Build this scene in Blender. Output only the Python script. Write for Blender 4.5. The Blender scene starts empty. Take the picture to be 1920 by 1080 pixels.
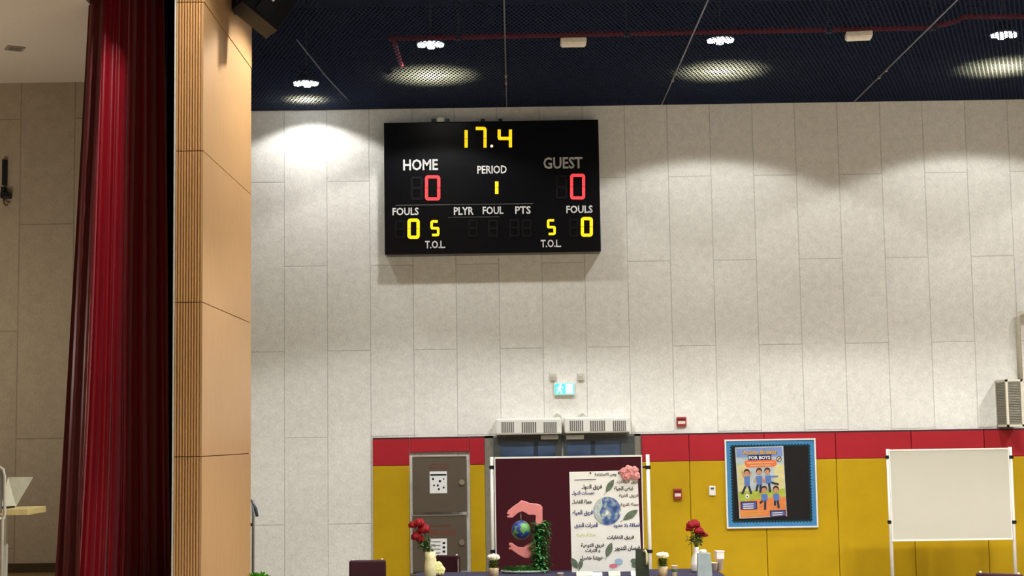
import bpy, bmesh, math, random
from mathutils import Vector, Matrix
random.seed(7)
SC = bpy.context.scene
COL = SC.collection
PI = math.pi
H = 2.2                      # eye height above the hall floor
F, YAW, PITCH, ROLL = 2900.0, -0.0004, 0.0959, -0.0150
WY = 22.0                    # the far wall

# ------------------------------------------------------------------ camera
def cam_axes():
    f = Vector((math.sin(YAW)*math.cos(PITCH), math.cos(YAW)*math.cos(PITCH), math.sin(PITCH)))
    r0 = Vector((math.cos(YAW), -math.sin(YAW), 0)); u0 = r0.cross(f)
    r = r0*math.cos(ROLL) + u0*math.sin(ROLL)
    u = -r0*math.sin(ROLL) + u0*math.cos(ROLL)
    return r, u, f
CR, CU, CF = cam_axes()
def at(px, py, Y):
    """world point of the photograph's pixel on the vertical plane at distance Y"""
    d = CF*F + CR*(px-960) - CU*(py-540)
    return d*(Y/d.y) + Vector((0, 0, H))
cd = bpy.data.cameras.new('camera'); cam = bpy.data.objects.new('camera', cd); COL.objects.link(cam)
cd.sensor_width = 36.0; cd.lens = F/1920*36.0; cd.clip_end = 200
m3 = Matrix((CR, CU, -CF)).transposed()
cam.matrix_world = Matrix.Translation((0, 0, H)) @ m3.to_4x4()
SC.camera = cam

# ------------------------------------------------------------------ materials
def lin(c):
    def g(v):
        v /= 255.0
        return v/12.92 if v <= 0.04045 else ((v+0.055)/1.055)**2.4
    return (g(c[0]), g(c[1]), g(c[2]), 1.0)
MATS = {}
def mat(name, rgb, rough=0.6, metal=0.0, var=0.08, scale=20.0, bump=0.0, emit=None, estr=0.0, sheen=0.0, coat=0.0, stretch=None, spec=None):
    if name in MATS: return MATS[name]
    m = bpy.data.materials.new(name); m.use_nodes = True
    nt = m.node_tree; b = nt.nodes['Principled BSDF']
    c = lin(rgb)
    tc = nt.nodes.new('ShaderNodeTexCoord')
    src = tc.outputs['Object']
    if stretch:
        mp = nt.nodes.new('ShaderNodeMapping'); mp.inputs['Scale'].default_value = stretch
        nt.links.new(src, mp.inputs['Vector']); src = mp.outputs['Vector']
    nz = nt.nodes.new('ShaderNodeTexNoise'); nz.inputs['Scale'].default_value = scale; nz.inputs['Detail'].default_value = 4
    nt.links.new(src, nz.inputs['Vector'])
    cr = nt.nodes.new('ShaderNodeValToRGB')
    cr.color_ramp.elements[0].position = 0.3; cr.color_ramp.elements[1].position = 0.7
    cr.color_ramp.elements[0].color = tuple(v*(1-var) for v in c[:3]) + (1,)
    cr.color_ramp.elements[1].color = tuple(min(1, v*(1+var)) for v in c[:3]) + (1,)
    nt.links.new(nz.outputs['Fac'], cr.inputs['Fac'])
    nt.links.new(cr.outputs['Color'], b.inputs['Base Color'])
    if spec is None and rough >= 0.5: spec = 0.2
    b.inputs['Roughness'].default_value = rough; b.inputs['Metallic'].default_value = metal
    if spec is not None: b.inputs['Specular IOR Level'].default_value = spec
    if sheen:
        b.inputs['Sheen Weight'].default_value = sheen; b.inputs['Sheen Roughness'].default_value = 0.35
        b.inputs['Sheen Tint'].default_value = (1.0, 0.45, 0.5, 1)
    if coat: b.inputs['Coat Weight'].default_value = coat; b.inputs['Coat Roughness'].default_value = 0.15
    if bump:
        bp = nt.nodes.new('ShaderNodeBump'); bp.inputs['Strength'].default_value = bump; bp.inputs['Distance'].default_value = 0.01
        nt.links.new(nz.outputs['Fac'], bp.inputs['Height']); nt.links.new(bp.outputs['Normal'], b.inputs['Normal'])
    if emit:
        b.inputs['Emission Color'].default_value = lin(emit); b.inputs['Emission Strength'].default_value = estr
    MATS[name] = m
    return m

def wall_panel_mat(name, rgb, x0, w, z0, h, flip=0):
    """staggered acoustic boards: seams, fine wood-wool mottling"""
    m = bpy.data.materials.new(name); m.use_nodes = True
    nt = m.node_tree; N = nt.nodes; L = nt.links; b = N['Principled BSDF']
    tc = N.new('ShaderNodeTexCoord'); sp = N.new('ShaderNodeSeparateXYZ'); L.new(tc.outputs['Object'], sp.inputs[0])
    def mth(op, a, bb=None, c=None):
        n = N.new('ShaderNodeMath'); n.operation = op
        for k, v in enumerate((a, bb, c)):
            if v is None: continue
            if isinstance(v, (int, float)): n.inputs[k].default_value = v
            else: L.new(v, n.inputs[k])
        return n.outputs[0]
    u = mth('DIVIDE', mth('SUBTRACT', sp.outputs['X'], x0), w)
    col = mth('FLOOR', u)
    fu = mth('SUBTRACT', u, col)
    par = mth('MODULO', mth('ADD', col, 100.0+flip), 2.0)
    v = mth('DIVIDE', mth('SUBTRACT', sp.outputs['Z'], mth('MULTIPLY_ADD', par, h/2, z0)), h)
    row = mth('FLOOR', v); fv = mth('SUBTRACT', v, row)
    du = mth('MULTIPLY', mth('MINIMUM', fu, mth('SUBTRACT', 1.0, fu)), w)
    dv = mth('MULTIPLY', mth('MINIMUM', fv, mth('SUBTRACT', 1.0, fv)), h)
    seam = mth('SUBTRACT', 1.0, mth('DIVIDE', mth('MINIMUM', du, dv), 0.010)); 
    cl = N.new('ShaderNodeClamp'); L.new(seam, cl.inputs[0]); seam = cl.outputs[0]
    cid = N.new('ShaderNodeCombineXYZ'); L.new(col, cid.inputs[0]); L.new(mth('MULTIPLY_ADD', par, 0.5, row), cid.inputs[1])
    wn = N.new('ShaderNodeTexWhiteNoise'); wn.noise_dimensions = '3D'; L.new(cid.outputs[0], wn.inputs['Vector'])
    n1 = N.new('ShaderNodeTexNoise'); n1.inputs['Scale'].default_value = 9; n1.inputs['Detail'].default_value = 6; n1.inputs['Roughness'].default_value = 0.65
    L.new(tc.outputs['Object'], n1.inputs['Vector'])
    n2 = N.new('ShaderNodeTexNoise'); n2.inputs['Scale'].default_value = 60; n2.inputs['Detail'].default_value = 3
    mp = N.new('ShaderNodeMapping'); mp.inputs['Scale'].default_value = (1, 1, 0.45); L.new(tc.outputs['Object'], mp.inputs[0]); L.new(mp.outputs[0], n2.inputs['Vector'])
    f = mth('ADD', mth('MULTIPLY', mth('SUBTRACT', n1.outputs['Fac'], 0.5), 0.42), mth('MULTIPLY', mth('SUBTRACT', n2.outputs['Fac'], 0.5), 0.42))
    f = mth('ADD', f, mth('MULTIPLY', mth('SUBTRACT', wn.outputs['Value'], 0.5), 0.05))
    f = mth('ADD', f, 1.0)
    f = mth('MULTIPLY', f, mth('SUBTRACT', 1.0, mth('MULTIPLY', seam, 0.30)))
    vm = N.new('ShaderNodeVectorMath'); vm.operation = 'SCALE'; vm.inputs[0].default_value = lin(rgb)[:3]; L.new(f, vm.inputs['Scale'])
    L.new(vm.outputs[0], b.inputs['Base Color'])
    b.inputs['Roughness'].default_value = 0.9; b.inputs['Specular IOR Level'].default_value = 0.2
    bp = N.new('ShaderNodeBump'); bp.inputs['Strength'].default_value = 0.35; bp.inputs['Distance'].default_value = 0.01
    L.new(mth('SUBTRACT', n2.outputs['Fac'], mth('MULTIPLY', seam, 2.0)), bp.inputs['Height']); L.new(bp.outputs['Normal'], b.inputs['Normal'])
    return m

def mesh_mat():
    """expanded metal: real holes by an object-space diamond pattern"""
    m = bpy.data.materials.new('ceiling_mesh_metal'); m.use_nodes = True
    nt = m.node_tree; N = nt.nodes; L = nt.links
    for n in list(N):
        if n.type == 'BSDF_PRINCIPLED': N.remove(n)
    out = [n for n in N if n.type == 'OUTPUT_MATERIAL'][0]
    tc = N.new('ShaderNodeTexCoord'); sp = N.new('ShaderNodeSeparateXYZ'); L.new(tc.outputs['Object'], sp.inputs[0])
    def mth(op, a, bb=None, c=None):
        n = N.new('ShaderNodeMath'); n.operation = op
        for k, v in enumerate((a, bb, c)):
            if v is None: continue
            if isinstance(v, (int, float)): n.inputs[k].default_value = v
            else: L.new(v, n.inputs[k])
        return n.outputs[0]
    a = mth('FRACT', mth('DIVIDE', mth('MULTIPLY_ADD', sp.outputs['Y'], 0.35, sp.outputs['X']), 0.055))
    b = mth('FRACT', mth('DIVIDE', mth('MULTIPLY_ADD', sp.outputs['Y'], -0.35, sp.outputs['X']), 0.055))
    wire = mth('MAXIMUM', mth('LESS_THAN', a, 0.30), mth('LESS_THAN', b, 0.30))
    df = N.new('ShaderNodeBsdfDiffuse'); df.inputs['Color'].default_value = lin((52, 62, 86))
    tl = N.new('ShaderNodeBsdfTranslucent'); tl.inputs['Color'].default_value = lin((74, 73, 60))
    mx = N.new('ShaderNodeMixShader'); mx.inputs[0].default_value = 0.4; L.new(df.outputs[0], mx.inputs[1]); L.new(tl.outputs[0], mx.inputs[2])
    tr = N.new('ShaderNodeBsdfTransparent')
    m2 = N.new('ShaderNodeMixShader'); L.new(wire, m2.inputs[0]); L.new(tr.outputs[0], m2.inputs[1]); L.new(mx.outputs[0], m2.inputs[2])
    L.new(m2.outputs[0], out.inputs['Surface'])
    return m

def wood_mat(name, rgb, rough=0.45, var=0.07):
    return mat(name, rgb, rough, var=var, scale=6, stretch=(9, 9, 0.5), coat=0.1)

# ------------------------------------------------------------------ mesh builder
class MB:
    def __init__(s): s.v = []; s.f = []; s.mi = []; s.sm = []
    def add(s, vs, fs, mi=0, smooth=False):
        o = len(s.v); s.v += [tuple(p) for p in vs]
        for f in fs:
            s.f.append(tuple(i+o for i in f)); s.mi.append(mi); s.sm.append(smooth)
        return s
    def box(s, x0, x1, y0, y1, z0, z1, mi=0, bev=0.0):
        if bev > 0:
            bm = bmesh.new(); bmesh.ops.create_cube(bm, size=1)
            for v in bm.verts: v.co = Vector(((x0+x1)/2+v.co.x*(x1-x0), (y0+y1)/2+v.co.y*(y1-y0), (z0+z1)/2+v.co.z*(z1-z0)))
            bmesh.ops.bevel(bm, geom=list(bm.edges), offset=bev, segments=2, affect='EDGES', profile=0.5)
            s.bm(bm, mi); bm.free(); return s
        vs = [(x, y, z) for x in (x0, x1) for y in (y0, y1) for z in (z0, z1)]
        return s.add(vs, [(0,1,3,2),(4,6,7,5),(0,4,5,1),(2,3,7,6),(0,2,6,4),(1,5,7,3)], mi)
    def bm(s, bm, mi=0, M=None, smooth=False):
        bm.verts.ensure_lookup_table(); bm.verts.index_update()
        vs = [(M @ v.co) if M else v.co.copy() for v in bm.verts]
        return s.add(vs, [[v.index for v in f.verts] for f in bm.faces], mi, smooth)
    def obox(s, c, ax, mi=0):
        """box from centre and three half-axis vectors"""
        c = Vector(c); a, b, d = [Vector(q) for q in ax]
        vs = [c + a*i + b*j + d*k for i in (-1, 1) for j in (-1, 1) for k in (-1, 1)]
        return s.add(vs, [(0,1,3,2),(4,6,7,5),(0,4,5,1),(2,3,7,6),(0,2,6,4),(1,5,7,3)], mi)
    def tube(s, pts, r, n=10, mi=0, cap=True):
        pts = [Vector(p) for p in pts]; rs = r if isinstance(r, (list, tuple)) else [r]*len(pts)
        vs = []; fs = []; prev = None
        for i, p in enumerate(pts):
            t = (pts[min(i+1, len(pts)-1)] - pts[max(i-1, 0)]).normalized()
            if prev is None:
                a = Vector((0, 0, 1)) if abs(t.z) < 0.9 else Vector((1, 0, 0)); u = t.cross(a).normalized()
            else: u = (prev - t*prev.dot(t)).normalized()
            prev = u; w = t.cross(u)
            for k in range(n):
                an = 2*PI*k/n; vs.append(p + (u*math.cos(an) + w*math.sin(an))*rs[i])
        for i in range(len(pts)-1):
            for k in range(n): fs.append((i*n+k, i*n+(k+1) % n, (i+1)*n+(k+1) % n, (i+1)*n+k))
        s.add(vs, fs, mi, True)
        if cap:
            o = len(s.v) - len(vs)
            s.f += [tuple(o+k for k in reversed(range(n))), tuple(o+(len(pts)-1)*n+k for k in range(n))]
            s.mi += [mi, mi]; s.sm += [False, False]
        return s
    def lathe(s, prof, c=(0, 0, 0), n=20, mi=0, cap=True, smooth=True):
        vs = []; fs = []
        for (r, z) in prof:
            for k in range(n): an = 2*PI*k/n; vs.append((c[0]+r*math.cos(an), c[1]+r*math.sin(an), c[2]+z))
        for i in range(len(prof)-1):
            for k in range(n): fs.append((i*n+k, i*n+(k+1) % n, (i+1)*n+(k+1) % n, (i+1)*n+k))
        s.add(vs, fs, mi, smooth)
        if cap:
            o = len(s.v)-len(vs)
            s.f += [tuple(o+k for k in reversed(range(n))), tuple(o+(len(prof)-1)*n+k for k in range(n))]
            s.mi += [mi, mi]; s.sm += [False, False]
        return s
    def sphere(s, c, r, mi=0, n=16, m=10, sc=(1, 1, 1), jit=0.0, rnd=random):
        vs = []; fs = []
        for i in range(m+1):
            th = PI*i/m
            for k in range(n):
                ph = 2*PI*k/n; j = 1+rnd.uniform(-jit, jit)
                vs.append((c[0]+r*sc[0]*j*math.sin(th)*math.cos(ph), c[1]+r*sc[1]*j*math.sin(th)*math.sin(ph), c[2]+r*sc[2]*j*math.cos(th)))
        for i in range(m):
            for k in range(n): fs.append((i*n+k, (i+1)*n+k, (i+1)*n+(k+1) % n, i*n+(k+1) % n))
        return s.add(vs, fs, mi, True)
    def prism(s, pts, y0, y1, mi=0):
        """polygon in X-Z pushed through y0..y1 (front at y0)"""
        n = len(pts)
        vs = [(p[0], y0, p[1]) for p in pts] + [(p[0], y1, p[1]) for p in pts]
        return s.add(vs, [tuple(range(n)), tuple(reversed(range(n, 2*n)))] + [(i, i+n, (i+1) % n+n, (i+1) % n) for i in range(n)], mi)
    def leaf(s, base, d, up, L, W, mi=0, curl=0.3):
        base = Vector(base); d = Vector(d).normalized(); sd = d.cross(Vector(up)).normalized(); nn = sd.cross(d)
        vs = [base, base+d*L*.35+sd*W*.5+nn*L*.05, base+d*L*.35-sd*W*.5+nn*L*.05, base+d*L*.35, base+d*L*.7+sd*W*.38-nn*L*curl*.3, base+d*L*.7-sd*W*.38-nn*L*curl*.3, base+d*L*.7-nn*L*curl*.2, base+d*L-nn*L*curl]
        return s.add(vs, [(0,1,3),(0,3,2),(1,4,6,3),(3,6,5,2),(4,7,6),(6,7,5)], mi, True)
    def build(s, name, mats, parent=None, loc=(0, 0, 0), fix=True):
        me = bpy.data.meshes.new(name)
        me.from_pydata([tuple(v) for v in s.v], [], s.f)
        if not isinstance(mats, (list, tuple)): mats = [mats]
        for m in mats: me.materials.append(m)
        me.polygons.foreach_set('material_index', s.mi); me.polygons.foreach_set('use_smooth', s.sm)
        if fix:
            bm = bmesh.new(); bm.from_mesh(me); bmesh.ops.recalc_face_normals(bm, faces=list(bm.faces)); bm.to_mesh(me); bm.free()
        me.update()
        o = bpy.data.objects.new(name, me); COL.objects.link(o); o.location = loc
        if parent: o.parent = parent
        return o

def tag(o, label=None, cat=None, group=None, kind=None):
    if label: o['label'] = label
    if cat: o['category'] = cat
    if group: o['group'] = group
    if kind: o['kind'] = kind
    return o
def thing(name, label, cat, loc=(0, 0, 0), rz=0.0, group=None):
    o = bpy.data.objects.new(name, None); COL.objects.link(o); o.location = loc; o.rotation_euler = (0, 0, rz)
    o.empty_display_size = 0.1
    return tag(o, label, cat, group)
def struct(name, mb, m):
    return tag(mb.build(name, m), kind='structure')
def copy_thing(root, loc=None, rz=None, label=None):
    r = root.copy(); COL.objects.link(r)
    if loc is not None: r.location = loc
    if rz is not None: r.rotation_euler = (0, 0, rz)
    if label: r['label'] = label
    for ch in list(root.children):
        c = ch.copy(); COL.objects.link(c); c.parent = r
        for g in list(ch.children):
            d = g.copy(); COL.objects.link(d); d.parent = c
    return r

# ---- lettering
AR = {'ا':(0xFE8D,2),'ب':(0xFE8F,4),'ة':(0xFE93,2),'ت':(0xFE95,4),'ج':(0xFE9D,4),'ح':(0xFEA1,4),'خ':(0xFEA5,4),'د':(0xFEA9,2),'ر':(0xFEAD,2),'ز':(0xFEAF,2),
      'س':(0xFEB1,4),'ض':(0xFEBD,4),'ط':(0xFEC1,4),'ع':(0xFEC9,4),'غ':(0xFECD,4),'ف':(0xFED1,4),'ق':(0xFED5,4),'ك':(0xFED9,4),'ل':(0xFEDD,4),'م':(0xFEE1,4),
      'ن':(0xFEE5,4),'ه':(0xFEE9,4),'و':(0xFEED,2),'ى':(0xFEEF,2),'ي':(0xFEF1,4),'ء':(0xFE80,1),'ث':(0xFE99,4)}
def shape_ar(t):
    out = []
    for w in t.split(' '):
        g = []; joined = False; i = 0
        while i < len(w):
            if w[i] == 'ل' and i+1 < len(w) and w[i+1] == 'ا':
                g.append(chr(0xFEFC if joined else 0xFEFB)); joined = False; i += 2; continue
            if w[i] not in AR: g.append(w[i]); joined = False; i += 1; continue
            c, n = AR[w[i]]; nxt = i+1 < len(w) and w[i+1] in AR and w[i+1] != 'ء'
            if n == 4 and nxt: g.append(chr(c + (3 if joined else 2))); joined = True
            else: g.append(chr(c + (1 if joined and n > 1 else 0))); joined = False
            i += 1
        out.append(''.join(reversed(g)))
    return ' '.join(reversed(out))
def text_geo(s, bold=0.0):
    c = bpy.data.curves.new('lettering', 'FONT'); c.body = s; c.resolution_u = 2; c.offset = bold
    o = bpy.data.objects.new('lettering', c); COL.objects.link(o)
    dg = bpy.context.evaluated_depsgraph_get(); dg.update()
    me = bpy.data.meshes.new_from_object(o.evaluated_get(dg))
    vs = [v.co.copy() for v in me.vertices]; fs = [tuple(p.vertices) for p in me.polygons]
    bpy.data.objects.remove(o); bpy.data.curves.remove(c); bpy.data.meshes.remove(me)
    x0 = min(v.x for v in vs); x1 = max(v.x for v in vs); y0 = min(v.y for v in vs); y1 = max(v.y for v in vs)
    return [((v.x-x0)/(x1-x0), (v.y-y0)/(y1-y0)) for v in vs], fs
def put_text(mb, s, box, Y, org, dy=0.0, bold=0.0, mi=0, rot=0.0):
    """lettering fitted to a rectangle (left, top, right, bottom) of the surface at distance Y"""
    a = at(box[0], box[3], Y) - org; b = at(box[2], box[1], Y) - org
    p, fs = text_geo(s, bold)
    w = b.x-a.x; h = b.z-a.z; cx, cz = (a.x+b.x)/2, (a.z+b.z)/2; vs = []
    for u, v in p:
        x = (u-.5)*w; z = (v-.5)*h
        vs.append((cx+x*math.cos(rot)-z*math.sin(rot), a.y-dy, cz+x*math.sin(rot)+z*math.cos(rot)))
    mb.add(vs, fs, mi); return mb
def loc2(px, py, Y, org):
    p = at(px, py, Y) - org; return (p.x, p.z)
def flat(mb, pts, Y, org, dy, mi=0):
    """a printed patch lying on the surface at distance Y"""
    vs = [at(x, y, Y) - org for x, y in pts]
    mb.add([(v.x, v.y-dy, v.z) for v in vs], [tuple(range(len(vs)))], mi); return mb
def disc(cx, cy, rx, ry, n=20, a0=0, a1=2*PI):
    return [(cx+rx*math.cos(a0+(a1-a0)*k/n), cy+ry*math.sin(a0+(a1-a0)*k/n)) for k in range(n)]
def bar(x0, y0, x1, y1, w):
    d = math.hypot(x1-x0, y1-y0); nx, ny = -(y1-y0)/d*w/2, (x1-x0)/d*w/2
    return [(x0+nx, y0+ny), (x1+nx, y1+ny), (x1-nx, y1-ny), (x0-nx, y0-ny)]

# common materials
white_metal = mat('white_enamel', (226, 224, 216), 0.4, var=0.03)
black_plastic = mat('black_plastic', (22, 22, 25), 0.5)
steel = mat('brushed_steel', (106, 97, 84), 0.45, 0.65, var=0.06, scale=8, stretch=(1, 1, 30))
steel_edge = mat('bright_steel', (190, 182, 168), 0.3, 0.9, var=0.04)
paper = mat('white_paper', (232, 232, 230), 0.8, var=0.03)
ink = mat('black_ink', (40, 40, 44), 0.8)
red_pad = mat('red_vinyl', (166, 34, 44), 0.5, var=0.05, scale=3)
yellow_pad = mat('yellow_vinyl', (184, 149, 10), 0.6, var=0.06, scale=3)
maroon_fab = mat('maroon_fabric', (58, 11, 21), 0.85, var=0.08, scale=120)
green_leaf = mat('green_foliage', (60, 122, 60), 0.6, var=0.35, scale=60)
dark_grey = mat('dark_grey_metal', (62, 64, 66), 0.45, 0.3, var=0.05)

# ------------------------------------------------------------------ the room
SX, SW = -3.265, 0.6143
ZT = at(960, 200.3, WY).z            # mesh ceiling level = top of the light wall
ZS = ZT + 1.5                        # slab above the mesh
struct('floor', MB().box(-9, 12.2, -6.2, 22.3, -0.2, 0), mat('beige_sport_floor', (150, 136, 116), 0.4, var=0.06, scale=4, stretch=(1, 12, 1)))
wall_m = wall_panel_mat('acoustic_wall_boards', (231, 229, 222), SX, SW, 2.2+0.03, 2.44)
struct('wall_back', MB().box(-5.2, 12.2, WY, WY+0.3, 0, ZT), wall_m)
dark_paint = mat('dark_ceiling_paint', (40, 47, 68), 0.9, var=0.1, scale=2)
struct('trim_1', MB().box(-5.2, 12.2, WY, WY+0.3, ZT, ZS), dark_paint)
struct('ceiling', MB().box(-9, 12.2, -6.2, 22.3, ZS, ZS+0.2), dark_paint)
struct('trim_2', MB().box(-5.0, 12.0, WY-0.03, WY, ZT-0.005, ZT+0.06), dark_paint)
plain = mat('light_plaster', (196, 190, 176), 0.9, var=0.04, scale=5)
struct('wall_right', MB().box(12.0, 12.2, -6.2, 22.0, 0, ZS), plain)
struct('wall_front', MB().box(-9, 12.2, -6.2, -6.0, 0, ZS), plain)
struct('wall_left', MB().box(-5.2, -5.0, 17.35, 22.0, 0, ZS), plain)
struct('wall_side', MB().box(-9.2, -9.0, -6.2, 17.4, 0, ZS), plain)

mc = MB(); mc.add([(-2.70, -6, 0), (12, -6, 0), (12, WY, 0), (-5.0, WY, 0), (-5.0, 17.35, 0), (-2.70, 17.35, 0)], [(0, 1, 2, 3, 4, 5)])
mo = mc.build('mesh_ceiling', mesh_mat(), loc=(0, 0, ZT))
tag(mo, 'dark suspended expanded-metal mesh ceiling over the hall', 'mesh ceiling')

# stage behind the curtain
STZ = at(75, 1073, 17.2).z
SCZ = at(75, 155, 17.2).z
sw_m = wall_panel_mat('stage_wall_boards', (158, 143, 120), at(32, 500, 17.2).x - 0.61*10, 0.612, at(80, 620, 17.2).z, 2.40, 1)
struct('wall_stage', MB().box(-9, -2.97, 17.2, 17.35, STZ, ZS), sw_m)
struct('floor_stage', MB().box(-9, -3.0, 12.9, 17.2, 0, STZ), mat('stage_floor_boards', (128, 104, 62), 0.4, var=0.12, scale=3, stretch=(14, 1, 1)))
struct('ceiling_stage', MB().box(-9, -3.9, 13.73, 15.6, SCZ, SCZ+0.1).box(-9, -3.0, 15.6, 17.2, SCZ, SCZ+0.1), mat('stage_ceiling_paint', (214, 200, 182), 0.85, var=0.02))
struct('base_strip_stage', MB().box(-9, -3.0, 17.18, 17.2, STZ, STZ+0.10), mat('dark_brown_strip', (64, 48, 26), 0.5))  # low dark brown strip along the foot of the stage wall
struct('wall_proscenium', MB().box(-9, -2.97, 13.5, 13.72, H+4.07, ZS), plain)
struct('wall_wing', MB().box(-3.1, -2.99, 16.0, 17.2, 0, ZS), mat('black_wing_paint', (20, 20, 24), 0.9))

# ------------------------------------------------------------------ wood-clad pillar
oak = wood_mat('oak_veneer', (172, 133, 88))
oak2 = wood_mat('oak_slats', (196, 150, 96))
pl = thing('wooden_pillar', 'tall oak-clad proscenium pillar with fluted front face beside the red curtain', 'pillar', (-2.845, 14.75, 0))
px0, px1 = -2.972+2.845, -2.720+2.845
levels = [0, H-0.13, H+1.215, H+2.56, H+3.905, ZS]
for i in range(len(levels)-1):
    z0, z1 = levels[i]+0.004, levels[i+1]-0.004
    s = MB(); s.box(px1-0.02, px1+(0.006 if i == 4 else 0), -1.25, 1.25, z0, z1); s.build('side_panel', oak, pl)
    f = MB()
    x = px0+0.012; n = 9; sp = (px1-0.02-x)/n
    f.box(px0, px1-0.02, -1.235, -1.20, z0, z1)
    for k in range(n):
        a = x+k*sp; w = sp*0.62
        f.add([(a, -1.235, z0), (a+w*.2, -1.257, z0), (a+w*.8, -1.257, z0), (a+w, -1.235, z0), (a, -1.235, z1), (a+w*.2, -1.257, z1), (a+w*.8, -1.257, z1), (a+w, -1.235, z1)],
              [(0,4,5,1),(1,5,6,2),(2,6,7,3)])
    f.build('fluted_panel', oak2, pl, fix=False)
MB().box(px0+0.002, px1-0.021, -1.19, 1.25, 0, ZS).build('core', mat('pillar_core', (120, 88, 52), 0.7), pl)
MB().box(px0-0.004, px0+0.010, -1.262, -1.235, 0, ZS).build('edge_strip', mat('pale_edge_strip', (196, 190, 178), 0.5), pl)

# ------------------------------------------------------------------ stage curtain
velvet = mat('red_velvet', (136, 4, 22), 0.36, var=0.12, scale=40, spec=0.4, sheen=1.0, stretch=(1, 1, 0.05))
lining = mat('brown_red_lining', (92, 33, 31), 0.6, var=0.10, scale=12, stretch=(1, 1, 0.15))
cu = thing('stage_curtain', 'red velvet stage curtain gathered beside the wooden pillar', 'curtain', (-3.6, 14.3, STZ))
def lerp(a, b, t): return a+(b-a)*t
zt_c = H+4.7
def sheet(name, m, xl, xr, yl, yr, amp, nf, seed, na=180, nh=40, power=1.0):
    r = random.Random(seed); ph = [r.uniform(0, 6.28) for _ in range(8)]
    mb = MB(); vs = []; fs = []
    for j in range(nh+1):
        t = j/nh; z = lerp(STZ+0.02, zt_c, t)
        for i in range(na+1):
            s = i/na
            x0 = lerp(xl[0], xl[1], t**0.8); x1 = lerp(xr[0], xr[1], t)
            ss = s + 0.012*math.sin(3.1*t*2+ph[0]+5*s)*(1-t)
            ang = 2*PI*nf*(ss**power) + 0.5*math.sin(2.2*t+ph[1]) + 0.35*math.sin(9*s+ph[2])
            fold = 0.75*math.sin(ang) + 0.38*math.sin(2.6*ang+ph[4]+0.6*math.sin(2.5*t)); fold = math.copysign(abs(fold)**0.75, fold)
            a = amp*(0.75+0.5*math.sin(7*s+ph[3]))*lerp(1.15, 0.8, t)
            x = lerp(x0, x1, s) + 0.25*amp*math.cos(ang)
            y = lerp(yl, yr, s**1.2) + a*fold
            vs.append((x+3.6, y-14.3, z-STZ))
    for j in range(nh):
        for i in range(na):
            q = j*(na+1)+i; fs.append((q, q+1, q+na+2, q+na+1))
    mb.add(vs, fs, 0, True); return mb.build(name, m, cu, fix=False)
X = lambda px, py, Y: at(px, py, Y).x
sheet('velvet_panel', velvet, (X(140, 1080, 13.98), X(190, 0, 13.98)), (X(322, 1080, 15.0), X(306, 0, 15.0)), 13.98, 15.0, 0.115, 7.5, 3, na=320)
# lining turned out along the leading edge
ln = MB(); vs = []; fs = []; nh = 60; na = 26
rr = random.Random(5); wob = [rr.uniform(-1, 1) for _ in range(nh+2)]
for j in range(nh+1):
    t = j/nh; z = lerp(STZ+0.02, zt_c, t); y_ = lerp(1090, -30, t)
    le = lerp(92, 163, t**0.92); be = 166-22*math.exp(-((t-0.12)/0.14)**2) if t < 0.6 else 166
    be = lerp(152, 204, min(1, max(0, (t-0.05)/0.95))**1.15)
    dk = lerp(140, 165, min(1, t/0.55))
    for i in range(na+1):
        s = i/na
        px = lerp(le, be, s); x = (px-965 + 0.015*(820-y_)*0)*13.95/2900
        x = at(px, y_, 13.95).x
        y = 14.08 - 0.16*s**1.5 + 0.035*math.sin(s*11+1.5*t)*(1-s*s) - 0.02*math.exp(-((s-0.9)/0.07)**2)*(1+0.5*wob[j])*(1.5-t)
        vs.append((x+3.6+0.004*wob[j]*s*s*(1-t), y-14.3, z-STZ))
for j in range(nh):
    for i in range(na):
        q = j*(na+1)+i; fs.append((q, q+1, q+na+2, q+na+1))
ln.add(vs, fs, 0, True); lo = ln.build('lining', lining, cu, fix=False); lo['label'] = 'dull brown-red lining turned out along the curtain edge'
bl = MB(); vs = []; fs = []; na = 40
for j in range(2):
    for i in range(na+1):
        s = i/na; vs.append((lerp(-3.55, -3.03, s), 15.45+0.05*math.sin(s*30), (STZ+0.01, SCZ+0.9)[j]))
for i in range(na): fs.append((i, i+1, i+na+2, i+na+1))
bl.add(vs, fs, 0, True)
tag(bl.build('masking_drape', mat('black_drape_cloth', (13, 13, 20), 0.95), fix=False), 'black masking drape hanging between red curtain and pillar', 'drape')

# ------------------------------------------------------------------ scoreboard
SBY = 21.72
org = Vector((at(923, 475, SBY).x, WY, at(923, 475, SBY).z))
bb = thing('scoreboard', 'large black electronic scoreboard showing 17.4 high on the wall', 'scoreboard', org)
a = at(719.5, 230, SBY)-org; b = at(1127, 472, SBY)-org
face = mat('scoreboard_black', (9, 9, 14), 0.26, var=0.05, spec=0.3)
MB().box(a.x, b.x, SBY-WY, 0, 0, a.z, bev=0.012).build('cabinet', face, bb)
sbw = mat('scoreboard_white_print', (225, 225, 225), 0.6); 
sby = mat('amber_led', (255, 200, 20), 0.5, emit=(255, 208, 24), estr=0.95)
sbr = mat('red_led', (255, 60, 60), 0.5, emit=(255, 70, 78), estr=0.9)
sbd = mat('unlit_led', (13, 12, 15), 0.5)
def letter(s, box, m=sbw, nm='lettering'):
    mb = MB(); put_text(mb, s, box, SBY, org, 0.004, 0.022); return mb.build(nm, m, bb, fix=False)
letter('HOME', (756, 298, 821, 320)); letter('GUEST', (1019, 294, 1092, 317), mat('greyed_print', (188, 188, 188), 0.6))
letter('PERIOD', (895, 310, 950, 326)); letter('FOULS', (736, 389, 785, 404)); letter('PLYR', (851, 388, 888, 403))
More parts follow.
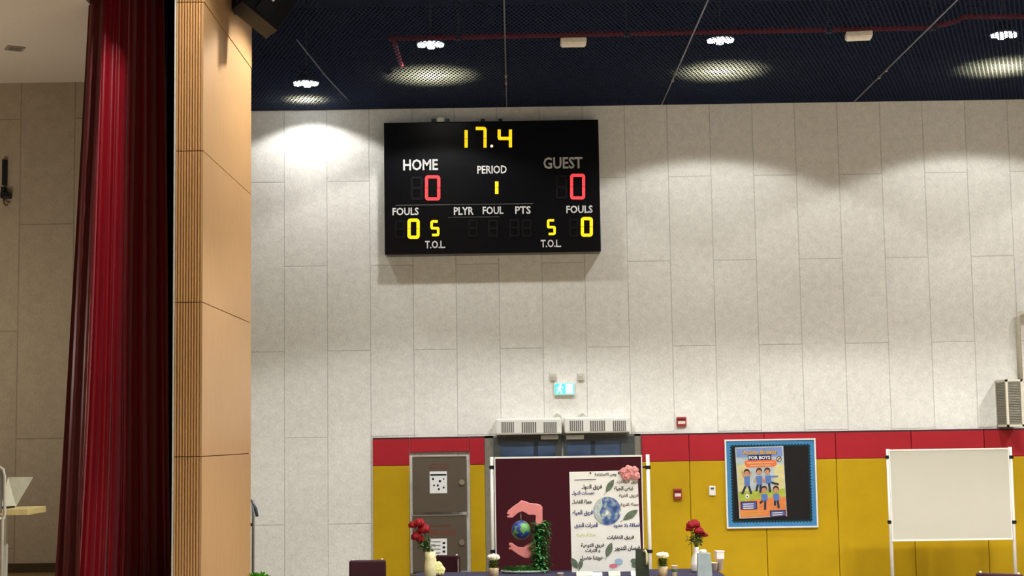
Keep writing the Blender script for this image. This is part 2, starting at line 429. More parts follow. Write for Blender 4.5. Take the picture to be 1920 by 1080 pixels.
letter('FOUL', (905, 387, 944, 402)); letter('PTS', (966, 386.5, 995, 401.5)); letter('FOULS', (1062, 385, 1111, 400))
letter('T.O.L.', (797, 451, 835, 466)); letter('T.O.L.', (1014, 449, 1052, 464))
def digit(box, segs, m, w=0.2, slant=0.0):
    x0, y0, x1, y1 = box; W = x1-x0; Hh = y1-y0; t = W*w; ym = (y0+y1)/2; g = 0.5
    S = {'a': (x0+t*.7, y0+t/2, x1-t*.7, y0+t/2), 'g': (x0+t*.7, ym, x1-t*.7, ym), 'd': (x0+t*.7, y1-t/2, x1-t*.7, y1-t/2),
         'f': (x0+t/2, y0+t*.7, x0+t/2, ym-g), 'b': (x1-t/2, y0+t*.7, x1-t/2, ym-g), 'e': (x0+t/2, ym+g, x0+t/2, y1-t*.7), 'c': (x1-t/2, ym+g, x1-t/2, y1-t*.7)}
    mb = MB()
    for s in segs:
        q = S[s]; vs = [at(x, y, SBY)-org for x, y in bar(*q, t)]
        # ends pointed a little, standing proud of the face
        mb.prism([(v.x, v.z) for v in vs], vs[0].y-0.012, vs[0].y+0.004)
    # join corners
    cs = {('a','f'): (x0+t*.62, y0+t*.62), ('a','b'): (x1-t*.62, y0+t*.62), ('d','e'): (x0+t*.62, y1-t*.62), ('d','c'): (x1-t*.62, y1-t*.62), ('g','f'): (x0+t*.62, ym), ('g','b'): (x1-t*.6, ym), ('g','c'): (x1-t*.6, ym)}
    for (p, q), c in cs.items():
        if p in segs and q in segs and not (p == 'g' and len(segs) == 7):
            vs = [at(x, y, SBY)-org for x, y in disc(c[0], c[1], t*.5, t*.5, 8)]
            mb.prism([(v.x, v.z) for v in vs], vs[0].y-0.0118, vs[0].y+0.004)
    return mb.build('led_digit', m, bb)
digit((852, 240, 877, 281), 'bc', sby, 0.24); digit((888, 238, 912.5, 281), 'abc', sby, 0.24); digit((933, 239, 960, 280.5), 'fgbc', sby, 0.22)
pt = MB(); vs = [at(x, y, SBY)-org for x, y in disc(922, 274, 2.6, 2.6, 10)]; pt.prism([(v.x, v.z) for v in vs], vs[0].y-0.012, vs[0].y); pt.build('led_point', mat('white_led', (255, 240, 210), emit=(255, 238, 205), estr=1), bb)
digit((797, 329, 825.5, 376), 'abcdef', sbr, 0.2); digit((1069, 326, 1097, 374), 'abcdef', sbr, 0.2)
digit((912, 336, 934.5, 368), 'bc', sby, 0.28)
digit((764, 410, 787, 448), 'abcdef', sby, 0.26); digit((1089, 407, 1111.5, 444), 'abcdef', sby, 0.26)
digit((807, 413, 824, 443), 'afgcd', sby, 0.27); digit((1025.5, 411, 1042, 441), 'afgcd', sby, 0.27)
for bx in ((770, 331, 793, 375), (1042, 328, 1064, 373), (740, 413, 760, 447), (878, 412, 896, 445), (915, 412, 934, 445), (955, 411, 974, 444), (978, 411, 997, 444), (1066, 410, 1085, 444)):
    digit(bx, 'abcdefg', sbd, 0.2)['label'] = 'unlit dark digit'
sl = MB(); flat(sl, [(742, 384.4), (1000, 381.2), (1000, 382.4), (742, 385.6)], SBY, org, 0.003); flat(sl, [(840, 407.2), (936, 406), (936, 406.8), (840, 408)], SBY, org, 0.003)
sl.build('divider_line', mat('grey_print', (104, 102, 102), 0.6), bb, fix=False)
for bx in (812, 838, 905, 938):
    p = at(bx, 227, SBY)-org
    MB().box(p.x-0.03, p.x+0.03, -0.16, 0, p.z-0.02, p.z+0.06).build('mounting_bracket', dark_grey, bb)
p = at(826, 224, SBY)-org
MB().box(p.x-0.05, p.x+0.05, -0.25, -0.17, p.z-0.03, p.z+0.04, bev=0.01).build('sensor_box', white_metal, bb)

# ------------------------------------------------------------------ wall pads
PADY = WY-0.06
dark_edge = mat('dark_pad_edge', (70, 40, 40), 0.6)
def pad(x0, x1, label, ytop, yred, red_only=False, zbot=None):
    """x0, x1: world X; levels in world Z"""
    cx = (x0+x1)/2; w = (x1-x0)/2-0.003
    o = thing('wall_pad', label, 'wall pad', (cx, WY, 0.1), group='padded wall panels')
    MB().box(-w, w, -0.06, 0, yred+0.002-0.1, ytop-0.02-0.1, bev=0.008).build('red_section', red_pad, o)
    MB().box(-w, w, -0.062, 0, ytop-0.02-0.1, ytop-0.1).build('top_strip', dark_edge, o)
    if not red_only: MB().box(-w, w, -0.06, 0, 0, yred-0.002-0.1, bev=0.008).build('yellow_section', yellow_pad, o)
    return o
zt = at(1300, 812, PADY).z; zr = at(1300, 864.5, PADY).z
bx = [at(v, 840, PADY).x for v in (698.5, 767.5, 880, 908.5)]
fzt = at(822, 849, PADY).z
pad(bx[0], bx[1], 'red-topped yellow wall pad left of the steel fire cabinet', zt, at(730, 873.5, PADY).z)
pad(bx[1], bx[2], 'short red wall pad strip directly above the steel fire cabinet', zt, fzt+0.01, True)
pad(bx[2], bx[3], 'narrow red and yellow wall pad between steel cabinet and door', zt, at(890, 871.5, PADY).z)
labs = ['red and yellow wall pad beside the door, behind the red call point', 'red and yellow wall pad with the white thermostat on it', 'red and yellow wall pad behind the bulletin board', 'red and yellow wall pad between bulletin board and whiteboard', 'red and yellow wall pad behind the whiteboard', 'red and yellow wall pad at the right edge under the wall fan']
seams = [at(v, 840, PADY).x for v in (1203, 1292, 1433, 1567, 1709, 1846, 1990)]
for i in range(6): pad(seams[i], seams[i+1], labs[i], zt, zr)

# ------------------------------------------------------------------ fire hose cabinet
FY = WY-0.12
org = Vector((at(824, 1075, FY).x, WY, at(824, 1075, FY).z))
fc = thing('fire_cabinet', 'stainless steel fire hose cabinet with two doors in the yellow padding', 'cabinet', org)
a = at(768, 850, FY)-org; b = at(880, 1075, FY)-org
MB().box(a.x, b.x, -0.12, -0.003, -org.z, b.z, bev=0.006).build('body', steel, fc)
for (y0, y1, ky, n0, n1) in ((856, 961, 904.5, (806, 883.5, 838, 925), 0), (966, 1071, 1017, (807, 1009.5, 838, 1050), 1)):
    p = at(774, y1, FY)-org; q = at(874.5, y0, FY)-org
    d = MB(); d.box(p.x, q.x, -0.135, -0.118, p.z, q.z, bev=0.005)
    do = d.build('door', steel, fc)
    k = MB(); c = at(866, ky, FY)-org
    k.bm((lambda bm: (bmesh.ops.create_cone(bm, cap_ends=True, segments=20, radius1=0.042, radius2=0.036, depth=0.03), bm)[1])(bmesh.new()), 0, Matrix.Translation((c.x, -0.148, c.z)) @ Matrix.Rotation(PI/2, 4, 'X'))
    k.box(c.x-0.008, c.x+0.008, -0.18, -0.15, c.z-0.03, c.z+0.03)
    k.build('latch', steel_edge, do)
    e = MB(); e.box(p.x, q.x, -0.145, -0.118, q.z, q.z+0.014); e.build('drip_edge', steel_edge, fc)
    nb = MB(); u = at(n0[0], n0[3], FY)-org; v = at(n0[2], n0[1], FY)-org
    nb.box(u.x, v.x, -0.139, -0.135, u.z, v.z); no = nb.build('notice', paper, do); no['label'] = 'white paper notice'
    pr = MB(); oo = Vector((org.x, org.y, org.z)); pY = FY
    if n1 == 0:
        flat(pr, [(807, 889), (837, 888.6), (837, 891.5), (807, 892)], FY, org, 0.022)
        for (x, y, r) in ((812, 898, 2.2), (825, 902, 2.4), (821, 910, 2), (814, 910, 1.7), (823, 917, 2), (832, 914, 1.8), (832, 898, 1.5)): flat(pr, disc(x, y, r, r*1.1, 7), FY, org, 0.022)
    else:
        for yy in (1018, 1026, 1034): flat(pr, [(830, yy-2), (835, yy-2), (835, yy+2), (830, yy+2)], FY, org, 0.022)
        for yy in (1015, 1022, 1029, 1036): flat(pr, [(811, yy), (826, yy), (826, yy+1.2), (811, yy+1.2)], FY, org, 0.022)
    pr.build('notice_print', ink, do, fix=False)
    rl = MB()
    if n1 == 0: put_text(rl, shape_ar('خرطوم حريق'), (806, 868, 842, 872.5), FY, org, 0.02, 0.02); rl.build('red_lettering', mat('faded_red_print', (126, 64, 54), 0.6), do, fix=False); rl = MB(); put_text(rl, 'FIRE HOSE', (804, 874.5, 842, 879), FY, org, 0.02, 0.01)
    else: put_text(rl, shape_ar('خرطوم حريق'), (806, 982, 846, 989), FY, org, 0.02, 0.02); rl.build('red_lettering', MATS['faded_red_print'], do, fix=False); rl = MB(); put_text(rl, 'FIRE HOSE', (804, 993, 853, 1003), FY, org, 0.02, 0.02)
    rl.build('red_lettering', mat('faded_red_print', (150, 62, 52), 0.6), do, fix=False)

# ------------------------------------------------------------------ double door with glass
DY = WY-0.05
frame_m = mat('grey_door_frame', (78, 82, 82), 0.4, 0.3, var=0.05)
glass_m = mat('blue_reflection_glass', (62, 82, 112), 0.06, 0.0, var=0.25, scale=2.5, stretch=(1, 1, 3))  # bluish reflection painted into the opaque pane's mottled base colour
reveal = mat('grey_reveal', (128, 124, 112), 0.7)
lx = at(908.5, 840, DY).x; rx = at(1202, 840, DY).x; ztop = at(1050, 815.5, DY).z
rv = MB(); rv.box(lx, at(925, 840, DY).x, WY-0.02, WY, 0, ztop); rv.box(at(1190, 840, DY).x, rx, WY-0.02, WY, 0, ztop); rv.box(lx, rx, WY-0.02, WY, ztop-0.03, ztop)
struct('trim_3', rv, reveal)
for n, (x0, x1, gx0, gx1) in enumerate(((925, 1053, 939, 1041), (1056, 1190, 1063, 1164))):
    X0, X1 = at(x0, 830, DY).x, at(x1, 830, DY).x; G0, G1 = at(gx0, 830, DY).x, at(gx1, 830, DY).x
    zg1 = at(1000, 828, DY).z; dz = ztop-0.03
    d = MB(); d.box(X0, G0, DY, WY, 0.02, dz); d.box(G1, X1, DY, WY, 0.02, dz); d.box(G0, G1, DY, WY, zg1, dz); d.box(G0, G1, DY, WY, 0.02, 0.35)
    ro = d.build('door_%d' % (n+1), frame_m); ro['kind'] = 'structure'
    g = MB(); g.box(G0, G1, DY+0.02, DY+0.03, 0.35, zg1); g.build('glass_pane', glass_m, ro)
    h = MB(); hx = X1-0.06 if n == 0 else X0+0.06; h.tube([(hx, DY-0.05, 0.8), (hx, DY-0.05, 1.3)], 0.015); h.tube([(hx, DY, 0.85), (hx, DY-0.05, 0.85)], 0.01); h.tube([(hx, DY, 1.25), (hx, DY-0.05, 1.25)], 0.01); h.build('door_handle', steel_edge, ro)
    c0, c1 = ((1014, 1047), (1062, 1095))[n]
    c = MB(); u = at(c0, 824, DY-0.06); v = at(c1, 815, DY-0.06); c.box(u.x, v.x, DY-0.06, DY, u.z, v.z, bev=0.006); c.build('door_closer', white_metal, ro)
    m = MB(); mxp = at((1005, 1112)[n], 840, DY).x; m.box(mxp-0.03, mxp+0.03, DY+0.012, DY+0.02, 0.35, zg1); m.build('mullion', mat('dark_blue_mullion', (44, 50, 66), 0.4), ro)

# air curtains above the door
AY = WY-0.25
grille_dark = mat('grille_shadow_metal', (112, 110, 104), 0.6)
def air_curtain(x0, x1, y0, y1, label, gs):
    org = Vector((at((x0+x1)/2, y1, AY).x, WY, at((x0+x1)/2, y1, AY).z))
    o = thing('air_curtain', label, 'air curtain', org, group='air curtains over the door')
    a = at(x0, y1, AY)-org; b = at(x1, y0, AY)-org
    MB().box(a.x, b.x, -0.25, 0, 0, b.z, bev=0.026).build('housing', white_metal, o)
    MB().box(a.x+0.02, b.x-0.02, -0.20, -0.08, -0.012, 0.004).build('air_outlet', dark_grey, o)
    for g0, g1 in gs:
        u = at(g0, y1-3.5, AY)-org; v = at(g1, y0+8, AY)-org
        g = MB(); n = 7; w = (v.x-u.x)/n
        for k in range(n): g.box(u.x+k*w+w*.15, u.x+k*w+w*.8, -0.254, -0.249, u.z, v.z)
        g.build('grille', grille_dark, o)
    return o
air_curtain(929.5, 1053, 783, 815, 'white air curtain unit over the left door leaf', ((940, 964), (978, 1006), (1019, 1044)))
air_curtain(1058.5, 1182, 780.5, 812, 'white air curtain unit over the right door leaf', ((1068, 1094), (1106, 1135), (1149, 1174)))
for px, py, lb in ((1045, 779, 'small white cable clip above the left air curtain'), (1092, 778, 'small white cable clip above the right air curtain')):
    p = at(px, py+5, WY); c = MB(); c.tube([(-0.04, -0.02, 0), (-0.035, -0.03, 0.05), (0, -0.03, 0.075), (0.035, -0.03, 0.05), (0.04, -0.02, 0)], 0.014); c.box(-0.045, 0.045, -0.03, 0, -0.012, 0.012)
    tag(c.build('cable_clip', white_metal, loc=p), lb, 'cable clip')

# exit sign with twin emergency heads
EY = WY-0.08
org = Vector((at(1058, 741, EY).x, WY, at(1058, 741, EY).z))
ex = thing('exit_sign', 'glowing green exit sign above the air curtains', 'exit sign', org)
a = at(1039, 741, EY)-org; b = at(1077.5, 717, EY)-org
MB().box(a.x, b.x, -0.08, 0, 0, b.z, bev=0.008).build('housing', white_metal, ex)
pn = MB(); pn.box(a.x+0.012, b.x-0.012, -0.086, -0.079, 0.015, b.z-0.015); pn.build('lit_panel', mat('green_lit_panel', (60, 220, 180), emit=(70, 232, 205), estr=2.0), ex)
pg = MB(); W = b.x-a.x
for poly in (disc(1051, 721.8, 1.9, 1.9, 10), bar(1050.5, 724, 1048, 731, 4.2), bar(1048, 731, 1044.5, 737, 2.4), bar(1048.5, 730, 1052.5, 733, 2.4), bar(1052.5, 732.5, 1053, 738, 2.2), bar(1050, 725, 1055.5, 727.5, 1.9), bar(1049.5, 725.5, 1045, 728, 1.9)):
    flat(pg, poly, EY-0.007, org, 0.002)
pg.build('running_figure', mat('white_lit_pictogram', (230, 255, 248), emit=(225, 255, 246), estr=3.0), ex, fix=False)
ar = MB(); flat(ar, [(1061, 720.5), (1073.5, 720.2), (1073.5, 737.3), (1061, 737.6)], EY-0.007, org, 0.002); ar.build('lit_doorway', MATS['white_lit_pictogram'], ex, fix=False)
for px, lb in ((1037, 'small white emergency light head above left of the exit sign'), (1089, 'small white emergency light head above right of the exit sign')):
    p = at(px, 713, WY); o = thing('emergency_spotlight', lb, 'emergency light', p)
    MB().box(-0.045, 0.045, -0.06, 0, 0, 0.095, bev=0.006).build('housing', mat('ivory_plastic', (206, 200, 186), 0.5), o)
    MB().box(-0.035, 0.035, -0.064, -0.058, 0.02, 0.055).build('lens', mat('frosted_lens', (186, 182, 172), 0.3), o)

# fire alarm sounder, call point, thermostat
red_pl = mat('fire_red_plastic', (150, 44, 40), 0.45)
def alarm(px, py, w, h, lb, name, cat, Y=WY, white=True):
    k = Y/2900; p = at(px, py+h/2, Y)
    o = thing(name, lb, cat, p)
    MB().box(-w*k/2, w*k/2, -0.05, 0, 0, h*k, bev=0.008).build('housing', red_pl, o)
    if white: MB().box(-w*k*.38, w*k*.38, -0.056, -0.048, h*k*.28, h*k*.56, bev=0.003).build('white_plate', mat('white_plate', (226, 206, 200), 0.5), o)
    MB().box(-w*k*.4, w*k*.4, -0.054, -0.048, h*k*.68, h*k*.82).build('dark_bar', mat('dark_red_plastic', (84, 30, 30), 0.5), o)
alarm(1277.5, 791, 18, 18, 'red and white fire alarm sounder on the bare wall above the padding', 'fire_alarm_sounder', 'fire alarm')
alarm(1270.5, 926.5, 15, 20, 'red fire alarm call point on the yellow pad', 'alarm_call_point', 'call point', PADY)
p = at(1335.5, 929, PADY); o = thing('thermostat', 'small white thermostat on the yellow pad near the bulletin board', 'thermostat', p)
MB().box(-0.045, 0.045, -0.025, 0, 0, 0.135, bev=0.006).build('housing', white_metal, o)
MB().box(-0.022, 0.022, -0.028, -0.024, 0.085, 0.11).build('display', mat('lcd_grey', (70, 76, 74), 0.3), o)

# ------------------------------------------------------------------ bulletin board
BY = PADY-0.035
org = Vector((at(1446, 990, BY).x, PADY, at(1446, 990, BY).z))
bd = thing('bulletin_board', 'black bulletin board with a blue scalloped border and white frame', 'bulletin board', org)
a = at(1363, 989.5, BY)-org; b = at(1529, 822.5, BY)-org
w2 = 0.61; x0, x1, z1 = a.x, b.x, at(1446, 823, BY).z-org.z
fr = MB(); t = 0.021
fr.box(x0, x1, -0.04, 0, 0, t); fr.box(x0, x1, -0.04, 0, z1-t, z1); fr.box(x0, x0+t, -0.04, 0, t, z1-t); fr.box(x1-t, x1, -0.04, 0, t, z1-t)
fr.build('frame', white_metal, bd)
MB().box(x0+t, x1-t, -0.022, 0, t, z1-t).build('felt_board', mat('black_felt', (34, 31, 30), 0.95, var=0.1, scale=60), bd)
def scallop(inner, depth, name, m, y):
    mb = MB(); xi0, xi1, zi0, zi1 = x0+t+inner, x1-t-inner, t+inner, z1-t-inner
    n = 26; out = []; inn = []
    for side in range(4):
        for k in range(n*3):
            f = k/(n*3); wv = abs(math.sin(f*n*PI))*0.018
            if side == 0: o_ = (lerp(x0+t, x1-t, f), t); i_ = (lerp(xi0, xi1, f), zi0+wv)
            elif side == 1: o_ = (x1-t, lerp(t, z1-t, f)); i_ = (xi1-wv, lerp(zi0, zi1, f))
            elif side == 2: o_ = (lerp(x1-t, x0+t, f), z1-t); i_ = (lerp(xi1, xi0, f), zi1-wv)
            else: o_ = (x0+t, lerp(z1-t, t, f)); i_ = (xi0+wv, lerp(zi1, zi0, f))
            out.append((o_[0], y, o_[1])); inn.append((i_[0], y, i_[1]))
    N = len(out); mb.add(out+inn, [(i, (i+1) % N, N+(i+1) % N, N+i) for i in range(N)]); return mb.build(name, m, bd, fix=False)
scallop(0.072, 0.018, 'scalloped_underlay', mat('dark_teal_card', (24, 58, 66), 0.8), -0.024)
scallop(0.048, 0.018, 'scalloped_border', mat('blue_card', (66, 128, 176), 0.75, var=0.08), -0.028)

# printed poster pinned to the board
QY = PADY-0.03
org = Vector((at(1430, 971, QY).x, QY, at(1430, 971, QY).z))
po = thing('poster', 'colourful active breaks poster of exercising boys pinned to the black bulletin board', 'poster', org)
u = at(1385, 972, QY)-org; v = at(1469, 836, QY)-org
corn = [(1378, 839), (1468.5, 836), (1475.5, 968), (1386.5, 972.5)]
PAL = [mat('print_pale', (176, 186, 186), 0.6, var=0.15, scale=9), mat('print_sky', (120, 142, 190), 0.6, var=0.15, scale=7), mat('print_green', (164, 176, 70), 0.6, var=0.2, scale=9), mat('print_orange', (214, 128, 74), 0.6, var=0.12, scale=9),
       mat('print_gold', (206, 160, 72), 0.6), mat('print_navy', (44, 48, 84), 0.6), mat('print_white', (226, 226, 226), 0.6), mat('print_pill', (222, 112, 70), 0.6), mat('print_shirt', (88, 118, 178), 0.6), mat('print_trouser', (46, 52, 66), 0.6),
       mat('print_skin', (196, 138, 108), 0.6), mat('print_hair', (62, 40, 30), 0.6), mat('print_cream', (206, 196, 140), 0.6, var=0.12, scale=9), mat('print_box_blue', (88, 92, 150), 0.6)]
pb = MB(); pb.prism([loc2(x, y, QY, org) for x, y in corn], -0.003, 0); pb.build('sheet', PAL[0], po)
pr = MB(); L = 0.004
def F_(pts, mi, k=0): flat(pr, pts, QY, org, 0.0035+0.0008*k, mi)
F_([(1380, 841), (1466.5, 838), (1467.2, 856), (1381, 858)], 1)
F_([(1382, 872), (1402, 870), (1404, 936), (1385.5, 936)], 12); F_([(1452, 872), (1469.5, 871), (1472.5, 934), (1450, 934)], 12)
F_([(1384.5, 922), (1440, 918), (1471.5, 916), (1472.5, 940), (1386, 944)], 2, 1)
F_([(1386, 941), (1420, 936), (1446, 933), (1473, 931), (1474.5, 966.5), (1388, 971)], 3, 2)
F_([(1397, 864.5), (1400, 863.5), (1451, 862), (1455, 864), (1456.5, 869), (1454, 873.5), (1450, 874.8), (1401, 876.5), (1397.5, 873), (1396, 868.5)], 7, 2)
for yy, xa, xb in ((867.5, 1401, 1450), (872.3, 1407, 1445)): F_([(xa, yy), (xb, yy-1.2), (xb, yy+0.1), (xa, yy+1.3)], 12, 3)
F_([(1402, 853.5), (1446, 852), (1446.5, 862), (1402.5, 863.5)], 5, 2)
put_text(pr, 'FOR BOYS', (1404, 854.5, 1444, 861.5), QY, org, 0.0065, 0.03, 6)
put_text(pr, 'Active Breaks', (1390.5, 843.5, 1457, 852.5), QY, org, 0.0056, 0.05, 5); put_text(pr, 'Active Breaks', (1391.5, 843.5, 1456, 852), QY, org, 0.0065, 0.028, 4)
F_(disc(1460.5, 861, 5.2, 5.6), 5, 2); F_(disc(1460.5, 861, 3.8, 4.2), 12, 3); F_(bar(1457.5, 864.5, 1463.5, 857.5, 1.8), 5, 4)
for bx, ln_ in (((1388.5, 940.5, 1419, 956), 3), ((1443, 957, 1473, 969), 2)):
    F_([(bx[0], bx[1]), (bx[2], bx[1]-1), (bx[2]+.7, bx[3]-1), (bx[0]+.7, bx[3])], 5, 3); F_([(bx[0]+2, bx[1]+2), (bx[2]-2, bx[1]+1), (bx[2]-1.3, bx[3]-3), (bx[0]+2.5, bx[3]-2)], 13, 4)
    for k in range(ln_): F_([(bx[0]+5, bx[1]+4+k*4), (bx[2]-6, bx[1]+3.2+k*4), (bx[2]-6, bx[1]+4.8+k*4), (bx[0]+5, bx[1]+5.6+k*4)], 6, 5)
for k in range(3): F_([(1390, 960+k*3.4), (1434-k*5, 958.5+k*3.4), (1434-k*5, 959.6+k*3.4), (1390, 961.1+k*3.4)], 4, 4)
F_(disc(1401, 930.5, 3.4, 3.8), 6, 3); F_(disc(1401, 931, 1.3, 1.4), 9, 4)
def boy(hx, hy, body, limbs, k=5):
    for q in limbs: F_(bar(*q[:4], q[4]), q[5], k)
    F_(body, 8, k+1); F_(disc(hx, hy-0.8, 5.6, 6.2), 11, k+2); F_(disc(hx, hy+1.4, 4.5, 4.6), 10, k+3)
    F_(disc(hx-1.7, hy+1, .55, .6, 6), 11, k+4); F_(disc(hx+1.7, hy+1, .55, .6, 6), 11, k+4)
boy(1400, 886, [(1395, 893.5), (1405.5, 893), (1406, 911), (1396, 911.5)], [(1395.5, 896, 1391.5, 884, 3, 10), (1405, 895.5, 1408, 884, 3, 10), (1398.5, 910, 1391.5, 926, 4.2, 9), (1403.5, 910, 1408.5, 926, 4.2, 9)])
boy(1423, 884, [(1417.5, 892.5), (1428.5, 892), (1429.5, 908.5), (1419, 909)], [(1418, 895, 1414.5, 904, 3, 10), (1429, 895, 1432, 905, 3, 10), (1421, 908, 1418, 921, 4.2, 9), (1426, 908, 1425.5, 924, 4.2, 9)])
boy(1438.5, 883.5, [(1434.5, 892), (1445, 891), (1446.5, 905), (1436, 907)], [(1444, 894, 1459, 893, 2.8, 8), (1436, 895, 1433, 904, 3, 10), (1441.5, 905, 1444, 923, 4.2, 9), (1444, 904, 1460, 908.5, 3.8, 9)])
boy(1432.5, 917.5, [(1427.5, 926), (1438, 926), (1439.5, 938.5), (1428, 939)], [(1428, 928, 1422.5, 927, 2.8, 10), (1438.5, 928, 1440, 936, 2.8, 10), (1430, 938, 1425, 944, 4, 9), (1434.5, 938, 1434.5, 956, 4.2, 9)])
boy(1454.5, 917.5, [(1449, 926), (1460, 925.5), (1461.5, 938), (1451, 939)], [(1449.5, 928, 1446, 935, 2.8, 10), (1460.5, 928, 1464, 934, 2.8, 10), (1453, 938, 1453, 948, 4, 9), (1458, 938, 1460, 953, 4.2, 9)])
pr.build('printed_picture', PAL, po, fix=False)

# ------------------------------------------------------------------ whiteboard on a stand
def stand_board(name, cat, label, Y, face_px, posts, panel_m, rail_m, clamps, zb_extra=0.0):
    xl, yt, xr, yb = face_px
    org = Vector((at((xl+xr)/2, yb, Y).x, Y, 0))
    o = thing(name, label, cat, org)
    a = at(xl, yb, Y)-org; b = at(xr, yt, Y)-org
    zb = a.z-zb_extra; zt_ = b.z
    MB().box(a.x+0.012, b.x-0.012, -0.012, 0.012, zb+0.012, zt_-0.012).build('panel', panel_m, o)
    f = MB(); t = 0.022
    f.box(a.x, b.x, -0.018, 0.018, zt_-t, zt_); f.box(a.x, b.x, -0.018, 0.018, zb, zb+t); f.box(a.x, a.x+t*.6, -0.018, 0.018, zb+t, zt_-t); f.box(b.x-t*.6, b.x, -0.018, 0.018, zb+t, zt_-t)
    f.build('frame', rail_m, o)
    tops = []
    for px, py in posts:
        p = at(px, py, Y)-org; q = MB()
        q.tube([(p.x, 0.03, 0.06), (p.x, 0.03, p.z)], 0.024, 12); q.build('post', white_metal, o)
        ft = MB(); ft.tube([(p.x, -0.32, 0.05), (p.x, 0.38, 0.05)], 0.022, 10); po_ = ft.build('foot', white_metal, o)
        for yy in (-0.30, 0.36):
            w = MB(); w.lathe([(0.012, 0), (0.025, 0.006), (0.025, 0.03), (0.014, 0.04)], (p.x, yy, 0), 10); w.build('castor', black_plastic, po_)
        for cy in clamps:
            c = at(px, cy, Y)-org; cl = MB(); cl.box(p.x-0.035, p.x+0.035, 0.0, 0.06, c.z-0.022, c.z+0.022, bev=0.006)
            cl.box(min(p.x, (a.x if p.x < 0 else b.x)), max(p.x, (a.x if p.x < 0 else b.x)), -0.005, 0.02, c.z-0.012, c.z+0.012)
            cl.build('clamp', black_plastic, o)
    return o, a, b
wb, a_, b_ = stand_board('whiteboard', 'whiteboard', 'blank white whiteboard on a white wheeled stand before the yellow padding', 20.6, (1672.5, 839.5, 1890.5, 1015), [(1665.5, 842), (1895, 838)],
            mat('whiteboard_enamel', (188, 184, 170), 0.35, var=0.015, scale=3), white_metal, [857, 979])
# maroon pin board on a stand
mb_, a2, b2 = stand_board('pin_board', 'pin board', 'maroon fabric pin board on a white stand in front of the double door', 20.2, (929.5, 853, 1203.5, 1066), [(922, 857), (1214.5, 852)], maroon_fab, white_metal, [876, 1034], 0.14)

# wall fan unit at the right edge
VY = 21.52
org = Vector((at(1902, 800, VY).x, WY, at(1902, 800, VY).z))
vf = thing('wall_fan_unit', 'white upright wall fan unit with grilles at the right edge of the wall', 'fan unit', org)
a = at(1889, 800, VY)-org; b = at(1917, 711, VY)-org; zf = b.z
fm = mat('ivory_metal', (222, 216, 196), 0.45, var=0.03); t = 0.03
c = MB(); y0 = VY-WY
c.box(a.x+0.01, b.x-0.01, y0+0.02, 0, 0.012, zf-0.012); c.build('core', mat('grey_grille_back', (128, 126, 114), 0.7), vf)
f = MB()
for (xa, xb) in ((a.x, a.x+t), (b.x-t, b.x)):
    f.box(xa, xb, y0, y0+t, 0, zf); f.box(xa, xb, -t, 0, 0, zf)
for (za, zb) in ((0, t), (zf-t, zf)):
    f.box(a.x, b.x, y0, y0+t, za, zb); f.box(a.x, a.x+t, y0, 0, za, zb); f.box(b.x-t, b.x, y0, 0, za, zb)
f.build('frame', fm, vf)
for nm in (0, 1):
    g = MB(); n = 26
    for k in range(n):
        z = lerp(t, zf-t, (k+.5)/n)
        if nm == 0: g.box(a.x+t, b.x-t, y0+0.006, y0+0.022, z-0.006, z+0.003)
        else: g.box(a.x, a.x+0.012, y0+t, -t, z-0.006, z+0.003)
    g.build('grille', mat('grey_slats', (166, 162, 148), 0.5), vf)
# pale conduit rising from it
p = at(1901, 709, WY); q = at(1898, 590, WY)
cn = MB(); cn.tube([(0, -0.045, vf.location.z+zf-p.z+0.002), (0, -0.045, q.z-p.z-0.06), (0.02, -0.045, q.z-p.z-0.015), (0.07, -0.045, q.z-p.z), (0.7, -0.045, q.z-p.z)], 0.035, 12)
tag(cn.build('conduit', mat('beige_conduit', (200, 194, 178), 0.6), loc=(q.x+0.06, WY, p.z)), 'pale conduit rising from the wall fan and turning right', 'conduit')

# ------------------------------------------------------------------ ceiling: lamps, pipe, boxes, joints
lens_m = mat('lamp_lens', (255, 255, 255), 0.3, emit=(240, 248, 255), estr=40.0)
house_m = mat('lamp_housing', (60, 62, 68), 0.5)
def lamp_thing():
    o = thing('high_bay_pendant', 'x', 'ceiling lamp', (0, 0, 0), group='lamps above the mesh ceiling')
    MB().lathe([(0.185, 0.0), (0.19, 0.03), (0.13, 0.06), (0.10, 0.16), (0.06, 0.18)], n=24).build('housing', house_m, o)
    for k in range(3):
        MB().lathe([(0.055, -0.03), (0.058, 0.002)], ((k-1)*0.115, 0, 0), 16).build('lens', lens_m, o)
    for k in range(2):
        MB().lathe([(0.048, -0.028), (0.05, 0.002)], (0, (k*2-1)*0.10, 0), 16).build('lens', lens_m, o)
    MB().tube([(0, 0, 0.18), (0, 0, ZS-ZT-0.28)], 0.012, 8).build('suspension_rod', dark_grey, o)
    return o
LAMPW = 1620.0
def spot(x, y, z, e=LAMPW, ang=123):
    l = bpy.data.lights.new('lamp_light', 'SPOT'); l.energy = e; l.spot_size = math.radians(ang); l.spot_blend = 0.14; l.shadow_soft_size = 0.12
    l.color = (1.0, 0.992, 0.965)
    o = bpy.data.objects.new('lamp_light', l); COL.objects.link(o); o.location = (x, y, z); return o
seen = [((574, 187), 156, 'ceiling lamp nearest the wall at left, above the brightest wall patch'),
        ((808, 128), 83, 'ceiling lamp above left part of the scoreboard'),
        ((1352, 112), 75, 'ceiling lamp between the two white ceiling boxes'),
        ((1884, 108), 65, 'ceiling lamp at the right edge of the picture')]
proto = None
